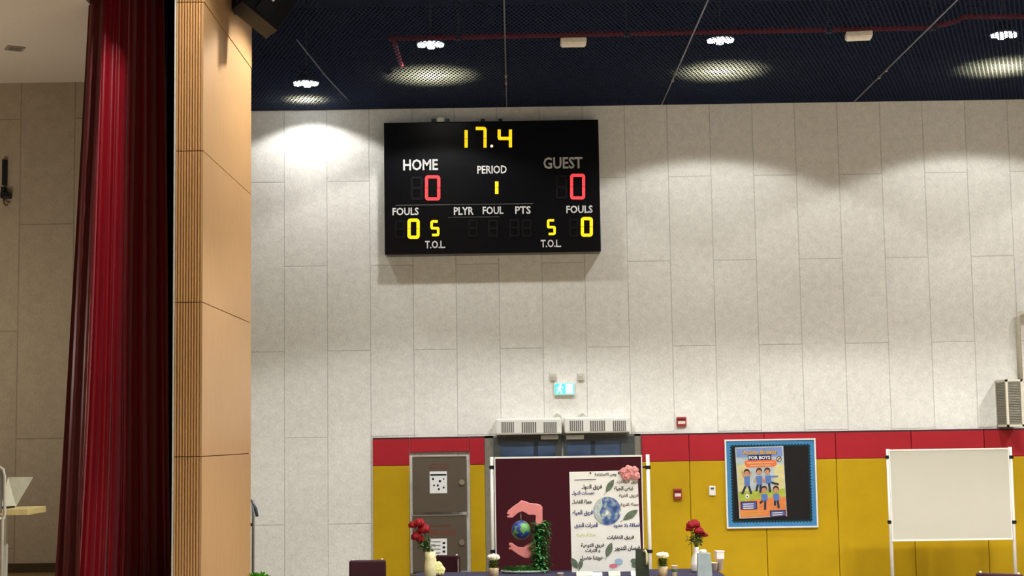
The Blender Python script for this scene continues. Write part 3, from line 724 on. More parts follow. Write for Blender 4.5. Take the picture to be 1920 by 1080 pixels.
for (mx, my), ly, lb in seen:
    d = at(mx, my, 1.0) - Vector((0, 0, H)); s = (ZT-H)/d.z; P = d*s
    if mx > 600: P = Vector((P.x*20.0/P.y, 20.0, P.z))
    zl = at(mx, ly, P.y).z
    if proto is None: proto = lamp_thing(); o = proto; o.location = (P.x, P.y, zl); o['label'] = lb
    else: o = copy_thing(proto, (P.x, P.y, zl), label=lb)
    e = LAMPW*(0.19 if mx < 600 else 0.36)
    spot(P.x, P.y, zl-0.05, e)
LX = (-1.08, 2.58, 6.2, 9.8)
spot(9.8, 20.0, ZT+0.38, LAMPW*0.36)
spot(-1.5, 11.6, ZT+0.3, LAMPW*0.62, 139)
for yy in (15.6, 11.6, 7.6, 3.6, -0.4):
    for xx in (LX if yy > 15 or yy < 4 else LX[1:]): spot(xx, yy, ZT+0.3)

sl_ = bpy.data.lights.new('stage_fill_light', 'POINT'); sl_.energy = 110; sl_.shadow_soft_size = 0.35; sl_.color = (1.0, 0.94, 0.84)  # unseen point light, added to brighten the dim stage
slo = bpy.data.objects.new('stage_fill_light', sl_); COL.objects.link(slo); slo.location = (-5.9, 14.7, H+0.9)
pipe_m = mat('red_sprinkler_pipe', (150, 34, 34), 0.5)
PY = 18.6
pp = thing('sprinkler_pipe', 'long red sprinkler pipe running across above the mesh ceiling', 'pipe', at(1300, 60, PY))
o0 = at(1300, 60, PY)
path = [at(728, 72, PY), at(1000, 66, PY), at(1740, 51.5, PY), at(1790, 40, PY), at(1808, 31, PY), at(1990, 29, PY)]
MB().tube([q-o0 for q in path], 0.036, 12).build('pipe', pipe_m, pp)
q0 = at(738, 72, PY)-o0; MB().tube([q0, q0+Vector((0, 0.25, -0.02)), q0+Vector((0, 1.3, -0.02))], 0.03, 10).build('branch_pipe', pipe_m, pp)
for px_, py_ in ((860, 69), (1175, 62), (1555, 55), (1750, 50)):
    q = at(px_, py_, PY)-o0; h = MB(); h.box(q.x-0.012, q.x+0.012, q.y-0.012, q.y+0.012, q.z, ZS-o0.z); h.box(q.x-0.03, q.x+0.03, q.y-0.045, q.y+0.045, q.z-0.045, q.z+0.045); h.build('pipe_hanger', dark_grey, pp)
for px_, py_, lb, sk in ((1075, 79, 'white emergency light box under the pipe above the scoreboard', 0), (1610, 67, 'white emergency light box under the pipe at right of the ceiling', 12)):
    d = at(px_, py_, 1) - Vector((0, 0, H)); s = (ZT-0.04-H)/d.z; P = d*s + Vector((0, 0, H))
    o = thing('mounted_emergency_light', lb, 'emergency light', P, rz=-0.12 if sk else 0)
    MB().box(-0.155, 0.155, -0.10, 0.10, -0.03, 0.035, bev=0.01).build('housing', mat('white_lamp_box', (236, 230, 218), 0.5), o)
    MB().box(-0.14, 0.14, -0.08, 0.08, -0.045, -0.025, bev=0.006).build('diffuser', mat('lamp_diffuser', (244, 240, 232), 0.4), o)
joint_m = mat('grey_joint_steel', (104, 108, 118), 0.4, 0.5)
for px_, lb in ((950, 'thin grey mesh joint strip above the scoreboard'), (1240, 'thin grey mesh joint strip left of the middle lamp'), (1600, 'thin grey mesh joint strip between the two right-hand lamps')):
    xw = at(px_, 195, WY).x; j = MB(); j.box(-0.009, 0.009, -8.0, -0.05, -0.012, 0.004)
    jo = j.build('mesh_joint_rail', joint_m, loc=(xw, WY, ZT-0.005)); tag(jo, lb, 'joint rail', 'mesh ceiling joints')
    for yy in (-1.6, -2.0):
        MB().box(-0.016, 0.016, yy-0.03, yy+0.03, -0.03, 0.0).build('joint_clamp', steel_edge, jo)
p0 = at(556, 74, 17.2); p1 = at(655, 190, 21.6)
cb = MB(); v = Vector(p1)-Vector(p0); cb.tube([(0, 0, 0), v*0.5+Vector((0, 0, -0.03)), v], 0.008, 8)
tag(cb.build('hanging_cable', joint_m, loc=p0), 'thin cable slanting under the mesh near the left lamp', 'cable')

# loudspeaker high on the pillar
spm = mat('speaker_black', (24, 26, 32), 0.55); spk = thing('loudspeaker', 'dark grey loudspeaker hung tilted beside the top of the wooden pillar', 'loudspeaker', at(520, 57, 14.6))
ca = Vector((-.79*.917, -.4, .61*.917)).normalized(); cb_ = Vector((.47*.935, .355, .88*.935)).normalized(); cb_ = (cb_-ca*ca.dot(cb_)).normalized(); cc = ca.cross(cb_).normalized()
if cc.y < 0: cc = -cc
A_, B_, C_ = 0.43, 0.58, 0.27
ctr = ca*A_/2+cb_*B_/2+cc*C_/2
MB().obox(ctr, (ca*A_/2, cb_*B_/2, cc*C_/2)).build('cabinet', spm, spk)
MB().obox(ctr-cc*(C_/2+0.006), (ca*(A_/2-0.14), cb_*(B_/2-0.03), cc*0.008)).build('front_grille', mat('speaker_grille', (30, 33, 40), 0.7, var=0.2, scale=150), spk)
bolt = ca*0.20+cb_*0.22-cc*0.018
MB().sphere(bolt, 0.014).build('bolt', mat('bright_bolt', (240, 240, 240), 0.3, emit=None), spk)
arm = MB(); arm.tube([ctr+cb_*B_/2*0.8, ctr+cb_*B_/2+Vector((0, 0.1, 0.1)), Vector((-2.665-spk.location.x, 14.9-spk.location.y, 4.3+H-spk.location.z))], 0.03, 10); _w = Vector(spk.location); arm.box(-2.708-_w.x, -2.66-_w.x, 14.82-_w.y, 14.98-_w.y, 4.2+H-_w.z, 4.4+H-_w.z); arm.build('mounting_bracket', black_plastic, spk)

# ------------------------------------------------------------------ stage furnishings
p = at(14, 388, 17.2)
hk = thing('wall_hook_rack', 'black bracket and box mounted on the stage wall at far left', 'wall bracket', (p.x, 17.2, p.z))
k = 17.2/2900
MB().box(-9*k, -1*k, -0.05, 0, 41*k, 90*k, bev=0.004).build('bar', black_plastic, hk)
b_x = MB(); b_x.box(-9*k, 8*k, -0.10, 0, 15*k, 26*k, bev=0.008); b_x.box(-9*k, -1*k, -0.08, 0, 24*k, 37*k, bev=0.006); b_x.build('box', black_plastic, hk)
MB().tube([(-4*k, -0.06, 14*k), (-4*k, -0.06, 6*k), (0, -0.06, 1.5*k), (4*k, -0.06, 3*k)], 0.012, 8).build('hook', mat('brown_hook', (96, 78, 48), 0.6), hk)
# ceiling downlight on the stage
d = at(28, 90, 1) - Vector((0, 0, H)); s = (SCZ-H)/d.z; P = d*s+Vector((0, 0, H))
dl = thing('stage_downlight', 'unlit square recessed downlight in the stage ceiling', 'ceiling light', (P.x, P.y, SCZ), rz=0.5)
MB().box(-0.09, 0.09, -0.09, 0.09, -0.012, 0.0).build('trim_ring', mat('grey_trim', (150, 138, 124), 0.5), dl)
MB().box(-0.06, 0.06, -0.06, 0.06, -0.016, -0.010).build('diffuser', mat('dull_diffuser', (120, 108, 98), 0.5), dl)
# desk with laptop
DYY = 13.55
org = Vector((at(10, 950, DYY).x, DYY, STZ))
dk = thing('stage_desk', 'pale wooden desk on the stage at the left edge', 'desk', org)
zt_d = at(20, 952, DYY).z-STZ
xr_ = at(57, 955, DYY-0.2).x-org.x
desk_m = wood_mat('pale_maple', (226, 206, 140))
MB().box(-1.1, xr_, -0.25, 0.25, zt_d-0.055, zt_d, bev=0.006).build('desktop', desk_m, dk)
for (x, y) in ((-1.05, -0.2), (-1.05, 0.2), (xr_-0.35, -0.2), (xr_-0.35, 0.2)):
    MB().box(x-0.025, x+0.025, y-0.025, y+0.025, 0, zt_d-0.055).build('leg', white_metal, dk)
lp = thing('laptop', 'open pale laptop seen from behind on the stage desk', 'laptop', (org.x+0.0, DYY, STZ+zt_d))
lm = mat('pale_laptop_shell', (196, 190, 162), 0.4, 0.2)
qs = [at(x, y, DYY)-Vector(lp.location) for x, y in ((8, 895), (52, 895), (30, 950), (6, 950))]
sc_ = MB(); n_ = Vector((0, 0.012, 0))
pts = [Vector((qs[0].x, 0.10, qs[0].z)), Vector((qs[1].x, 0.16, qs[1].z)), Vector((qs[2].x, 0.0, 0.012)), Vector((qs[3].x, -0.05, 0.012))]
sc_.add([tuple(q) for q in pts]+[tuple(q+n_) for q in pts], [(0,1,2,3),(7,6,5,4),(0,4,5,1),(1,5,6,2),(2,6,7,3),(3,7,4,0)]); sc_.build('lid', lm, lp)
MB().box(qs[3].x-0.12, qs[2].x-0.01, -0.20, 0.0, 0.0, 0.016).build('keyboard_base', mat('dark_keyboard', (60, 54, 40), 0.5), lp)
# tubular chair
CYY = 13.1
org = Vector((at(-40, 1000, CYY).x, CYY, STZ))
ch = thing('tubular_chair', 'white tubular metal chair at the far left edge of the stage', 'chair', org)
tw = mat('ivory_tube', (206, 200, 184), 0.35)
def L_(px_, py_, dy=0.0): q = at(px_, py_, CYY); return Vector((q.x-org.x, dy, q.z-STZ))
rgt = [Vector((L_(4, 1000).x, 0, 0.0)), L_(5, 975), L_(9, 965), L_(9, 895), L_(6, 880), L_(-4, 873.5), L_(-90, 874)]
lft = [Vector((L_(-90, 874).x-0.01, 0, L_(-90, 874).z)), L_(-97, 885), L_(-97, 975), Vector((L_(-97, 975).x, 0, 0))]
MB().tube(rgt, 0.013, 12).build('back_frame', tw, ch); MB().tube(lft, 0.013, 12).build('leg', tw, ch)
MB().tube([L_(9, 972), L_(-97, 972)], 0.012, 10).build('cross_bar', tw, ch)
MB().box(L_(-96, 900).x, L_(4, 900).x, 0.0, 0.02, L_(0, 962).z, L_(0, 882).z, bev=0.006).build('backrest', mat('grey_backrest', (150, 146, 138), 0.6), ch)
MB().box(L_(-96, 900).x, L_(4, 900).x, -0.42, 0.0, 0.43, 0.46, bev=0.008).build('seat', MATS['grey_backrest'], ch)
for x in (L_(-94, 900).x, L_(3, 900).x): MB().tube([(x, -0.38, 0.44), (x, -0.42, 0)], 0.012, 10).build('leg', tw, ch)

# grey folding frame peeping out behind the pillar
GY = 18.2
org = Vector((at(474, 1000, GY).x, GY, 0))
gf = thing('folding_frame', 'grey metal folding frame peeping out behind the wooden pillar', 'frame', org)
g0 = at(475, 1000, GY)-org
ztp = at(475, 938, GY).z
gm = mat('grey_tube', (120, 118, 112), 0.4, 0.4)
MB().tube([(0.0, 0, 0), (0.005, 0, ztp-0.2), (0.0, 0, ztp)], 0.016, 10).build('post', gm, gf)
MB().tube([(-0.42, 0, 0), (-0.42, 0, ztp)], 0.016, 10).build('post', gm, gf)
MB().tube([(-0.42, 0, ztp), (-0.02, 0, ztp), (0.035, 0, ztp-0.10), (0.05, 0, ztp-0.19)], [0.016, 0.016, 0.02, 0.018], 10).build('top_bar', mat('dark_blue_grip', (72, 76, 92), 0.5), gf)
MB().tube([(-0.42, 0, 0.5), (0, 0, 0.5)], 0.014, 10).build('cross_bar', gm, gf)
MB().tube([(0, 0, ztp-0.28), (-0.06, -0.0, ztp-0.28)], 0.02, 10).build('joint', black_plastic, gf)

# ------------------------------------------------------------------ maroon chairs
def chair(label, loc, rz, w=0.44, ztop=0.93):
    o = thing('banquet_chair', label, 'chair', loc, rz, 'maroon chairs')
    fabm = mat('maroon_chair_vinyl', (52, 22, 30), 0.5, var=0.08)
    fm_ = mat('chair_frame', (70, 62, 54), 0.35, 0.7)
    MB().box(-w/2, w/2, -0.03, 0.025, 0.50, ztop, bev=0.02).build('backrest', fabm, o)
    MB().box(-w/2, w/2, -0.46, 0.0, 0.42, 0.49, bev=0.02).build('seat', fabm, o)
    for s in (-1, 1):
        MB().tube([(s*(w/2-0.01), 0.06, 0), (s*(w/2-0.01), 0.035, 0.45), (s*(w/2-0.01), 0.03, ztop-0.03)], 0.012, 8).build('leg', fm_, o)
        MB().tube([(s*(w/2-0.03), -0.43, 0), (s*(w/2-0.03), -0.42, 0.44)], 0.012, 8).build('leg', fm_, o)
        c = MB(); c.sphere((s*(w/2-0.04), 0.0, ztop+0.002), 0.013, n=8, m=6); c.build('stud', mat('pale_stud', (214, 196, 170), 0.4), o)
    return o
def chair_at(px_, py_, ztop=0.93):
    d = at(px_, py_, 1)-Vector((0, 0, H)); s = (ztop-H)/d.z; q = d*s; return (q.x, q.y, 0)
chair('maroon chair with its back to the wall at the left end of the table', chair_at(689, 1050), 0.06, 0.385)
chair('maroon chair turned sideways behind the cream vase', chair_at(840, 1041, 0.85), 2.75, 0.30, 0.85)
chair('maroon chair in front of the whiteboard at the lower right', chair_at(1874, 1075), -0.62, 0.42)

# ------------------------------------------------------------------ display table
TZ = 0.75
def on_table(px_, py_, z=TZ):
    d = at(px_, py_, 1)-Vector((0, 0, H)); s = (z-H)/d.z; q = d*s; return Vector((q.x, q.y, z))
yb_ = on_table(1100, 1069).y; yf_ = yb_-0.95
xa_ = on_table(780, 1076).x; xb_ = on_table(1345, 1069.5).x
tcx = (xa_+xb_)/2; tcy = (yb_+yf_)/2
tb = thing('display_table', 'long display table in front of the maroon pin board', 'table', (tcx, tcy, 0))
MB().box(xa_-tcx+0.03, xb_-tcx-0.03, yf_-tcy+0.03, yb_-tcy-0.03, 0.70, TZ-0.006).build('tabletop', mat('grey_laminate', (150, 150, 148), 0.5), tb)
for x in (xa_-tcx+0.12, xb_-tcx-0.12):
    for y in (yf_-tcy+0.1, yb_-tcy-0.1): MB().tube([(x, y, 0), (x, y, 0.70)], 0.02, 10).build('leg', white_metal, tb)
cloth_m = mat('navy_tablecloth', (48, 45, 66), 0.8, var=0.15, scale=8)
tc_ = MB(); vs = []; fs = []
ring = []
hw, hd, r = (xb_-xa_)/2, (yb_-yf_)/2, 0.10
for cx, cy, a0 in ((hw-r, hd-r, 0), (-hw+r, hd-r, PI/2), (-hw+r, -hd+r, PI), (hw-r, -hd+r, 3*PI/2)):
    for k in range(6): ring.append((cx+r*math.cos(a0+k*PI/10), cy+r*math.sin(a0+k*PI/10)))
dense = []
for i in range(len(ring)):
    p_, q_ = ring[i], ring[(i+1) % len(ring)]; n = max(1, int(math.hypot(q_[0]-p_[0], q_[1]-p_[1])/0.05))
    for k in range(n): dense.append((lerp(p_[0], q_[0], k/n), lerp(p_[1], q_[1], k/n)))
N = len(dense)
for j, (zz, out) in enumerate(((TZ, 0.0), (TZ-0.012, 0.012), (TZ-0.2, 0.03), (TZ-0.45, 0.05), (0.05, 0.07))):
    for k, (x, y) in enumerate(dense):
        l_ = math.hypot(x, y*2) or 1; wv = out*(1+0.8*math.sin(k*0.9)) if j > 1 else out
        dx = (1 if abs(x) > hw-r else 0)*math.copysign(1, x); dy = (1 if abs(y) > hd-r else 0)*math.copysign(1, y)
        vs.append((x+dx*wv, y+dy*wv, zz))
for j in range(4):
    for k in range(N): fs.append((j*N+k, j*N+(k+1) % N, (j+1)*N+(k+1) % N, (j+1)*N+k))
fs.append(tuple(range(N)))
tc_.add(vs, fs, 0, False)
tag(tc_.build('tablecloth', cloth_m, loc=(tcx, tcy, 0)), 'dark navy tablecloth draped over the long display table', 'tablecloth')

TB = TZ+0.001
# --- hands holding the earth
SY = on_table(985, 1074).y
org = Vector((at(985, 1074, SY).x, SY, TB))
sc = thing('earth_sculpture', 'handmade sculpture of two pink hands around a hanging earth globe', 'sculpture', org)
pinkm = mat('pink_foam', (214, 132, 128), 0.7, var=0.05)
up = [(950, 963), (953, 957), (963, 949), (972, 943), (977, 938.5), (985, 940), (993, 943.5), (1006, 944.5), (1014, 947), (1017, 951), (1017, 985), (1004, 985), (1004.5, 966), (999, 965), (991, 965), (985, 961), (979, 958.5), (972, 961), (966, 966), (961, 970.5), (951, 970), (950.5, 967.5), (954, 966.5), (956, 965.2)]
dn = [(954, 1022), (954.5, 1018), (960, 1018), (965, 1022), (972, 1026), (981, 1026.5), (988, 1022), (995, 1017.5), (1004, 1016), (1006, 1040), (998, 1042), (990, 1046), (983, 1045.5), (973, 1040), (964, 1034), (959, 1030), (954.5, 1030), (954, 1027), (957.5, 1026.3), (957.5, 1024)]
def cutout(pts, name, m, th, y):
    bm = bmesh.new(); P2 = [loc2(x, y_, SY, org) for x, y_ in pts]
    vsf = [bm.verts.new((x, y-th/2, z)) for x, z in P2]; f = bm.faces.new(vsf)
    ext = bmesh.ops.extrude_face_region(bm, geom=[f]); bmesh.ops.translate(bm, verts=[v for v in ext['geom'] if isinstance(v, bmesh.types.BMVert)], vec=(0, th, 0))
    bmesh.ops.recalc_face_normals(bm, faces=list(bm.faces))
    ed = [e for e in bm.edges if len(e.link_faces) == 2 and abs(e.verts[0].co.y-e.verts[1].co.y) < 1e-5]
    bmesh.ops.bevel(bm, geom=ed, offset=0.006, segments=2, affect='EDGES', profile=0.6)
    mb = MB(); mb.bm(bm); bm.free(); return mb.build(name, m, sc)
cutout(up, 'upper_hand', pinkm, 0.07, 0); cutout(dn, 'lower_hand', pinkm, 0.07, 0)
px_l, px_r = loc2(1003, 1000, SY, org)[0], loc2(1018, 1000, SY, org)[0]
MB().box(px_l, px_r, -0.03, 0.03, 0.02, loc2(1010, 984, SY, org)[1]).build('post', mat('dark_green_post', (30, 58, 32), 0.8), sc)
# globe with land patches
gm_ = bpy.data.materials.new('earth_paint'); gm_.use_nodes = True
nt = gm_.node_tree; b = nt.nodes['Principled BSDF']; tcn = nt.nodes.new('ShaderNodeTexCoord'); nz = nt.nodes.new('ShaderNodeTexNoise'); nz.inputs['Scale'].default_value = 9.0; nz.inputs['Detail'].default_value = 3
nt.links.new(tcn.outputs['Object'], nz.inputs['Vector']); rp = nt.nodes.new('ShaderNodeValToRGB'); rp.color_ramp.interpolation = 'CONSTANT'
rp.color_ramp.elements[0].color = lin((34, 50, 128)); rp.color_ramp.elements[1].position = 0.485; rp.color_ramp.elements[1].color = lin((84, 140, 66))
e3 = rp.color_ramp.elements.new(0.66); e3.color = lin((140, 166, 200)); nt.links.new(nz.outputs['Fac'], rp.inputs['Fac']); nt.links.new(rp.outputs['Color'], b.inputs['Base Color']); b.inputs['Roughness'].default_value = 0.45
gx, gz = loc2(977, 994, SY, org); gr = 17.8*SY/2900
go = MB().sphere((0, 0, 0), gr, n=28, m=18).build('globe', gm_, sc, loc=(gx, -0.0, gz))
MB().tube([(0, 0, gr*0.98), (0, 0, loc2(977, 960, SY, org)[1]-gz)], 0.005, 6).build('hanging_wire', mat('silver_wire', (190, 190, 196), 0.3, 0.8), go)
rnd = random.Random(11)
gl = MB()
for k in range(620):
    t_ = rnd.random(); py_ = lerp(978, 1068, t_); z = loc2(1015, py_, SY, org)[1]
    an = rnd.uniform(0, 2*PI); cx = loc2(1012.5+2.5*math.sin(t_*9), py_, SY, org)[0]; rad = rnd.uniform(0.035, 0.078)
    base = Vector((cx+rad*math.cos(an), rad*math.sin(an), z)); d_ = Vector((math.cos(an), math.sin(an), rnd.uniform(-0.4, 0.8)))
    gl.leaf(base, d_, (0.1, 0.2, 1), rnd.uniform(0.04, 0.07), 0.032)
gl.build('leafy_garland', green_leaf, sc, fix=False)
bx0, bx1 = loc2(939, 1072, SY, org)[0], loc2(1029, 1072, SY, org)[0]
br = (bx1-bx0)/2
ds = MB(); ds.lathe([(br*.86, 0), (br, 0.02), (br*.99, 0.03), (br*.9, 0.022)], ((bx0+bx1)/2, 0, 0), 28)
for i in range(len(ds.v)): ds.v[i] = (ds.v[i][0], ds.v[i][1]*0.55, ds.v[i][2])
ds.build('base_dish', mat('pale_dish', (176, 190, 176), 0.5), sc)
ms = MB()
for k in range(520):
    an = rnd.uniform(0, 2*PI); rr_ = br*0.9*math.sqrt(rnd.random())
    ms.leaf(((bx0+bx1)/2+rr_*math.cos(an), rr_*math.sin(an)*0.5, 0.02+0.03*rnd.random()), (math.cos(an)*.6, math.sin(an)*.6, rnd.uniform(.2, 1)), (0, 0.3, 1), rnd.uniform(0.025, 0.05), 0.02)
ms.build('moss', mat('bright_moss', (72, 132, 50), 0.7, var=0.35, scale=60), sc, fix=False)

# --- white poster board with arabic lettering
YP = on_table(1135, 1072.5).y + 0.02
org = Vector((at(1135, 1072, YP).x, YP, TB))
pbd = thing('poster_board', 'white team poster board with coloured lettering and a printed globe on the table', 'poster board', org)
cor = [(1067.5, 885), (1195, 881.5), (1203.5, 1071.5), (1072.5, 1073)]
cor2 = [loc2(x, y, YP, org) for x, y in cor]; cor2[2] = (cor2[2][0], 0); cor2[3] = (cor2[3][0], 0)
m_ = MB(); m_.prism(cor2, 0, 0.02); m_.build('board', mat('white_foam_board', (222, 220, 212), 0.7, var=0.02, scale=10), pbd)
navy = mat('navy_print', (44, 52, 110), 0.7); brown = mat('brown_print', (110, 92, 80), 0.7); blk = mat('charcoal_print', (52, 50, 50), 0.7); lime = mat('lime_print', (206, 212, 150), 0.7)
def ptext(s, box, m, rot=0.0):
    mb = MB(); bw, bh = (box[2]-box[0])*0.02, (box[3]-box[1])*0.12; put_text(mb, shape_ar(s), (box[0]-bw, box[1]-bh, box[2]+bw, box[3]+bh), YP, org, 0.003, 0.035, 0, rot); mb.build('lettering', m, pbd, fix=False)
ptext('وطن الاستدامة', (1116, 886.5, 1155, 893), blk)
ptext('فريق النباتات', (1158, 900.5, 1197, 907.5), brown); ptext('نبض الحياة', (1152, 912, 1186, 920.5), blk)
ptext('فريق التربة', (1161, 926, 1196, 933), brown); ptext('حماة التربة', (1164, 943, 1197, 950), brown)
ptext('فريق الهواء', (1091, 909, 1128, 918), blk); ptext('همسات الهواء', (1073, 921, 1114, 929), navy); ptext('حماة الفضاء', (1073, 937, 1109, 944.5), blk)
ptext('فريق المياه', (1074, 957, 1111, 966.5), navy); ptext('قطرات الندى', (1078, 981, 1120, 990), navy); ptext('الطاقة بلا حدود', (1151, 981.5, 1200, 989.5), navy)
ptext('طاقة نقية', (1082, 1000, 1116, 1006), lime); ptext('فريق النفايات', (1139, 1004, 1188, 1012), blk)
ptext('فريق التوعية', (1090, 1019, 1132, 1027), blk); ptext('و التراث', (1098, 1029, 1125, 1036), blk); ptext('فرسان التدوير', (1153, 1023.5, 1199, 1033), blk); ptext('هويتنا خضراء', (1088, 1042, 1131, 1051), blk)
sm = MB(); flat(sm, [(1077, 899.5), (1118, 898.5), (1118, 899.7), (1077, 900.7)], YP, org, 0.003)
for x, y in ((1107, 887), (1160, 887)): flat(sm, disc(x, y, 1.6, 2, 8), YP, org, 0.003)
sm.build('lettering', blk, pbd, fix=False)
pgm = bpy.data.materials.new('printed_globe_ink'); pgm.use_nodes = True
nt = pgm.node_tree; b = nt.nodes['Principled BSDF']; tcn = nt.nodes.new('ShaderNodeTexCoord'); nz = nt.nodes.new('ShaderNodeTexNoise'); nz.inputs['Scale'].default_value = 14; nz.inputs['Detail'].default_value = 5
nt.links.new(tcn.outputs['Object'], nz.inputs['Vector']); rp = nt.nodes.new('ShaderNodeValToRGB')
rp.color_ramp.elements[0].position = 0.34; rp.color_ramp.elements[0].color = lin((40, 62, 104)); rp.color_ramp.elements[1].position = 0.7; rp.color_ramp.elements[1].color = lin((212, 218, 214))
e = rp.color_ramp.elements.new(0.5); e.color = lin((74, 104, 158)); e = rp.color_ramp.elements.new(0.58); e.color = lin((146, 158, 148))
nt.links.new(nz.outputs['Fac'], rp.inputs['Fac']); nt.links.new(rp.outputs['Color'], b.inputs['Base Color']); b.inputs['Roughness'].default_value = 0.7
g = MB(); flat(g, disc(1138.5, 958, 26, 26.5, 36), YP, org, 0.003); g.build('printed_globe', pgm, pbd, fix=False)
gl2 = MB(); flat(gl2, [(1114, 950), (1120, 938), (1128, 934), (1130, 948), (1124, 960), (1128, 974), (1122, 978), (1114, 966)], YP, org, 0.004); gl2.build('printed_globe', mat('pale_cloud_print', (172, 182, 174), 0.7, var=0.3, scale=30), pbd, fix=False)
lfm = mat('leaf_print', (96, 108, 90), 0.7, var=0.25, scale=30)
def pleaf(x0, y0, x1, y1, w, nm='leaf_print', m=lfm):
    n = 9; d = math.hypot(x1-x0, y1-y0); nx, ny = -(y1-y0)/d, (x1-x0)/d; A = []; B = []
    for k in range(n+1):
        t_ = k/n; ww = w/2*math.sin(PI*t_)**0.8; A.append((lerp(x0, x1, t_)+nx*ww, lerp(y0, y1, t_)+ny*ww)); B.append((lerp(x0, x1, t_)-nx*ww, lerp(y0, y1, t_)-ny*ww))
    mb = MB(); flat(mb, A+B[::-1][1:-1], YP, org, 0.003); flat(mb, bar(x0-(x1-x0)*.2, y0-(y1-y0)*.2, lerp(x0, x1, .2), lerp(y0, y1, .2), 0.9), YP, org, 0.0028); mb.build(nm, m, pbd, fix=False)
pleaf(1136, 923, 1151, 899, 11); pleaf(1168, 975, 1196, 956, 13); pleaf(1137, 1045, 1147, 1017, 12); pleaf(1083, 1066, 1071, 1046, 12); pleaf(1086, 1068, 1091, 1048, 9)
bl_ = MB()
for x, y, rx_, ry_ in ((1160, 1053, 8, 6), (1150, 1061, 8, 4)): flat(bl_, disc(x, y, rx_, ry_, 14), YP, org, 0.003+0.001*(y > 1055), int(y > 1055))
for x, y in ((1188, 1052), (1190, 1060)): flat(bl_, disc(x, y, 6, 5, 12), YP, org, 0.003, 2)
bl_.build('small_picture_print', [mat('pale_blue_print', (150, 172, 196), 0.7), mat('pink_print', (200, 110, 128), 0.7), lfm], pbd, fix=False)
pf = MB(); rnd = random.Random(3)
for x, y in ((1169, 885), (1178, 880), (1189, 882), (1184, 890), (1173, 893), (1192, 892)):
    c_ = at(x, y, YP)-org
    for k in range(5):
        an = k*2*PI/5+x; pf.sphere((c_.x+0.022*math.cos(an), -0.018, c_.z+0.022*math.sin(an)), 0.026, n=8, m=6, sc=(1, 0.5, 1))
    pf.sphere((c_.x, -0.03, c_.z), 0.016, n=8, m=6)
fo = pf.build('paper_flower', mat('dusty_pink_paper', (206, 138, 134), 0.8, var=0.25, scale=40), pbd); fo['label'] = 'dusty pink paper flowers on the top right corner'

# --- rose vases
redp = mat('rose_petals', (128, 12, 22), 0.6, var=0.25, scale=60)
def rose(mb, c, r, rnd):
    c = Vector(c)
    mb.sphere(c, r*.55, n=10, m=7, jit=0.08, rnd=rnd)
    for lay, (rr_, n) in enumerate(((.55, 4), (.8, 5), (1.0, 6))):
        for k in range(n):
            an = 2*PI*k/n+lay*.7+rnd.uniform(-.2, .2); d_ = Vector((math.cos(an), math.sin(an), 0))
            mb.sphere(c+d_*r*rr_*.55+Vector((0, 0, r*(.12-.16*lay))), r*.5, n=8, m=6, sc=(.5+.5*abs(d_.y), .5+.5*abs(d_.x), .9), jit=.16, rnd=rnd)
def rose_vase(label, base_px, base_py, blooms, prof, vm, w, Yoff=0.0, leaves=((0, 0),)):
    P = on_table(base_px, base_py); P.z = TB; Y = P.y
    o = thing('rose_vase', label, 'flower vase', P)
    MB().lathe(prof, n=20).build('vase', vm, o)
    top = prof[-1][1]; rnd = random.Random(int(base_px))
    for (x, y, r) in blooms:
        c_ = at(x, y, Y)-P; mb = MB(); rose(mb, c_+Vector((0, rnd.uniform(-.02, .02), 0)), r*1.55*Y/2900, rnd); ro = mb.build('rose', redp, o)
        st = MB(); st.tube([(0, 0, top-0.05), (c_.x*.4, 0, lerp(top, c_.z, .5)), (c_.x, 0, c_.z-0.01)], 0.004, 6); st.build('stem', mat('rose_stem', (62, 92, 44), 0.6), o)
    lf = MB()
    for k in range(80):
        x, y = leaves[k % len(leaves)]; c_ = at(x+rnd.uniform(-7, 7), y+rnd.uniform(-8, 8), Y)-P
        lf.leaf((c_.x, rnd.uniform(-.04, .04), c_.z), (rnd.uniform(-1, 1), rnd.uniform(-1, .4), rnd.uniform(-.3, 1)), (0, .3, 1), rnd.uniform(.04, .065), .03)
    lf.build('leaves', mat('rose_leaves', (86, 110, 62), 0.6, var=0.3, scale=40), o, fix=False)
    return o
cream = mat('cream_ceramic', (224, 216, 164), 0.45)
k = 16.3/2900
rose_vase('cream vase of dark red roses in front of the steel cabinet', 807, 1082, [(774, 983, 6.5), (786, 979, 8), (794, 990, 9), (781, 1004, 8), (788, 1009, 6)],
          [(0.05, 0), (0.062, 0.02), (0.06, 0.12), (0.05, 0.2), (0.058, 0.262)], cream, 0.12, leaves=((797, 1018), (790, 1024), (803, 1026), (799, 1030)))
# cream blossoms tumbling down beside it
P = on_table(818, 1080); P.z = TB
cbz = thing('cream_blossom_spray', 'cascade of cream blossoms standing beside the cream vase', 'flowers', P)
rnd = random.Random(21)
MB().tube([(0.03, 0, 0), (0.02, 0, 0.1), (-0.03, 0, 0.25)], 0.006, 6).build('stem', MATS['rose_stem'], cbz)
for (x, y, r) in ((806, 1047, 4.5), (811, 1051, 4.5), (813, 1058, 5), (818, 1063, 5), (822, 1060, 4.5), (820, 1070, 5.2), (827, 1068, 5), (826, 1075, 5.2), (815, 1073, 5)):
    c_ = at(x, y, P.y-0.04)-P; c_.z = max(c_.z, r*k*1.1+0.018); mb = MB()
    for q in range(5):
        an = q*2*PI/5+x; mb.sphere((c_.x+0.016*math.cos(an), c_.y+0.008, c_.z+0.016*math.sin(an)), r*k*1.05, n=8, m=6, sc=(1, .7, 1), jit=.05, rnd=rnd)
    mb.build('blossom', mat('cream_petals', (240, 232, 158), 0.7, var=0.08, scale=60), cbz)
bt = at(815, 1041, P.y)-P
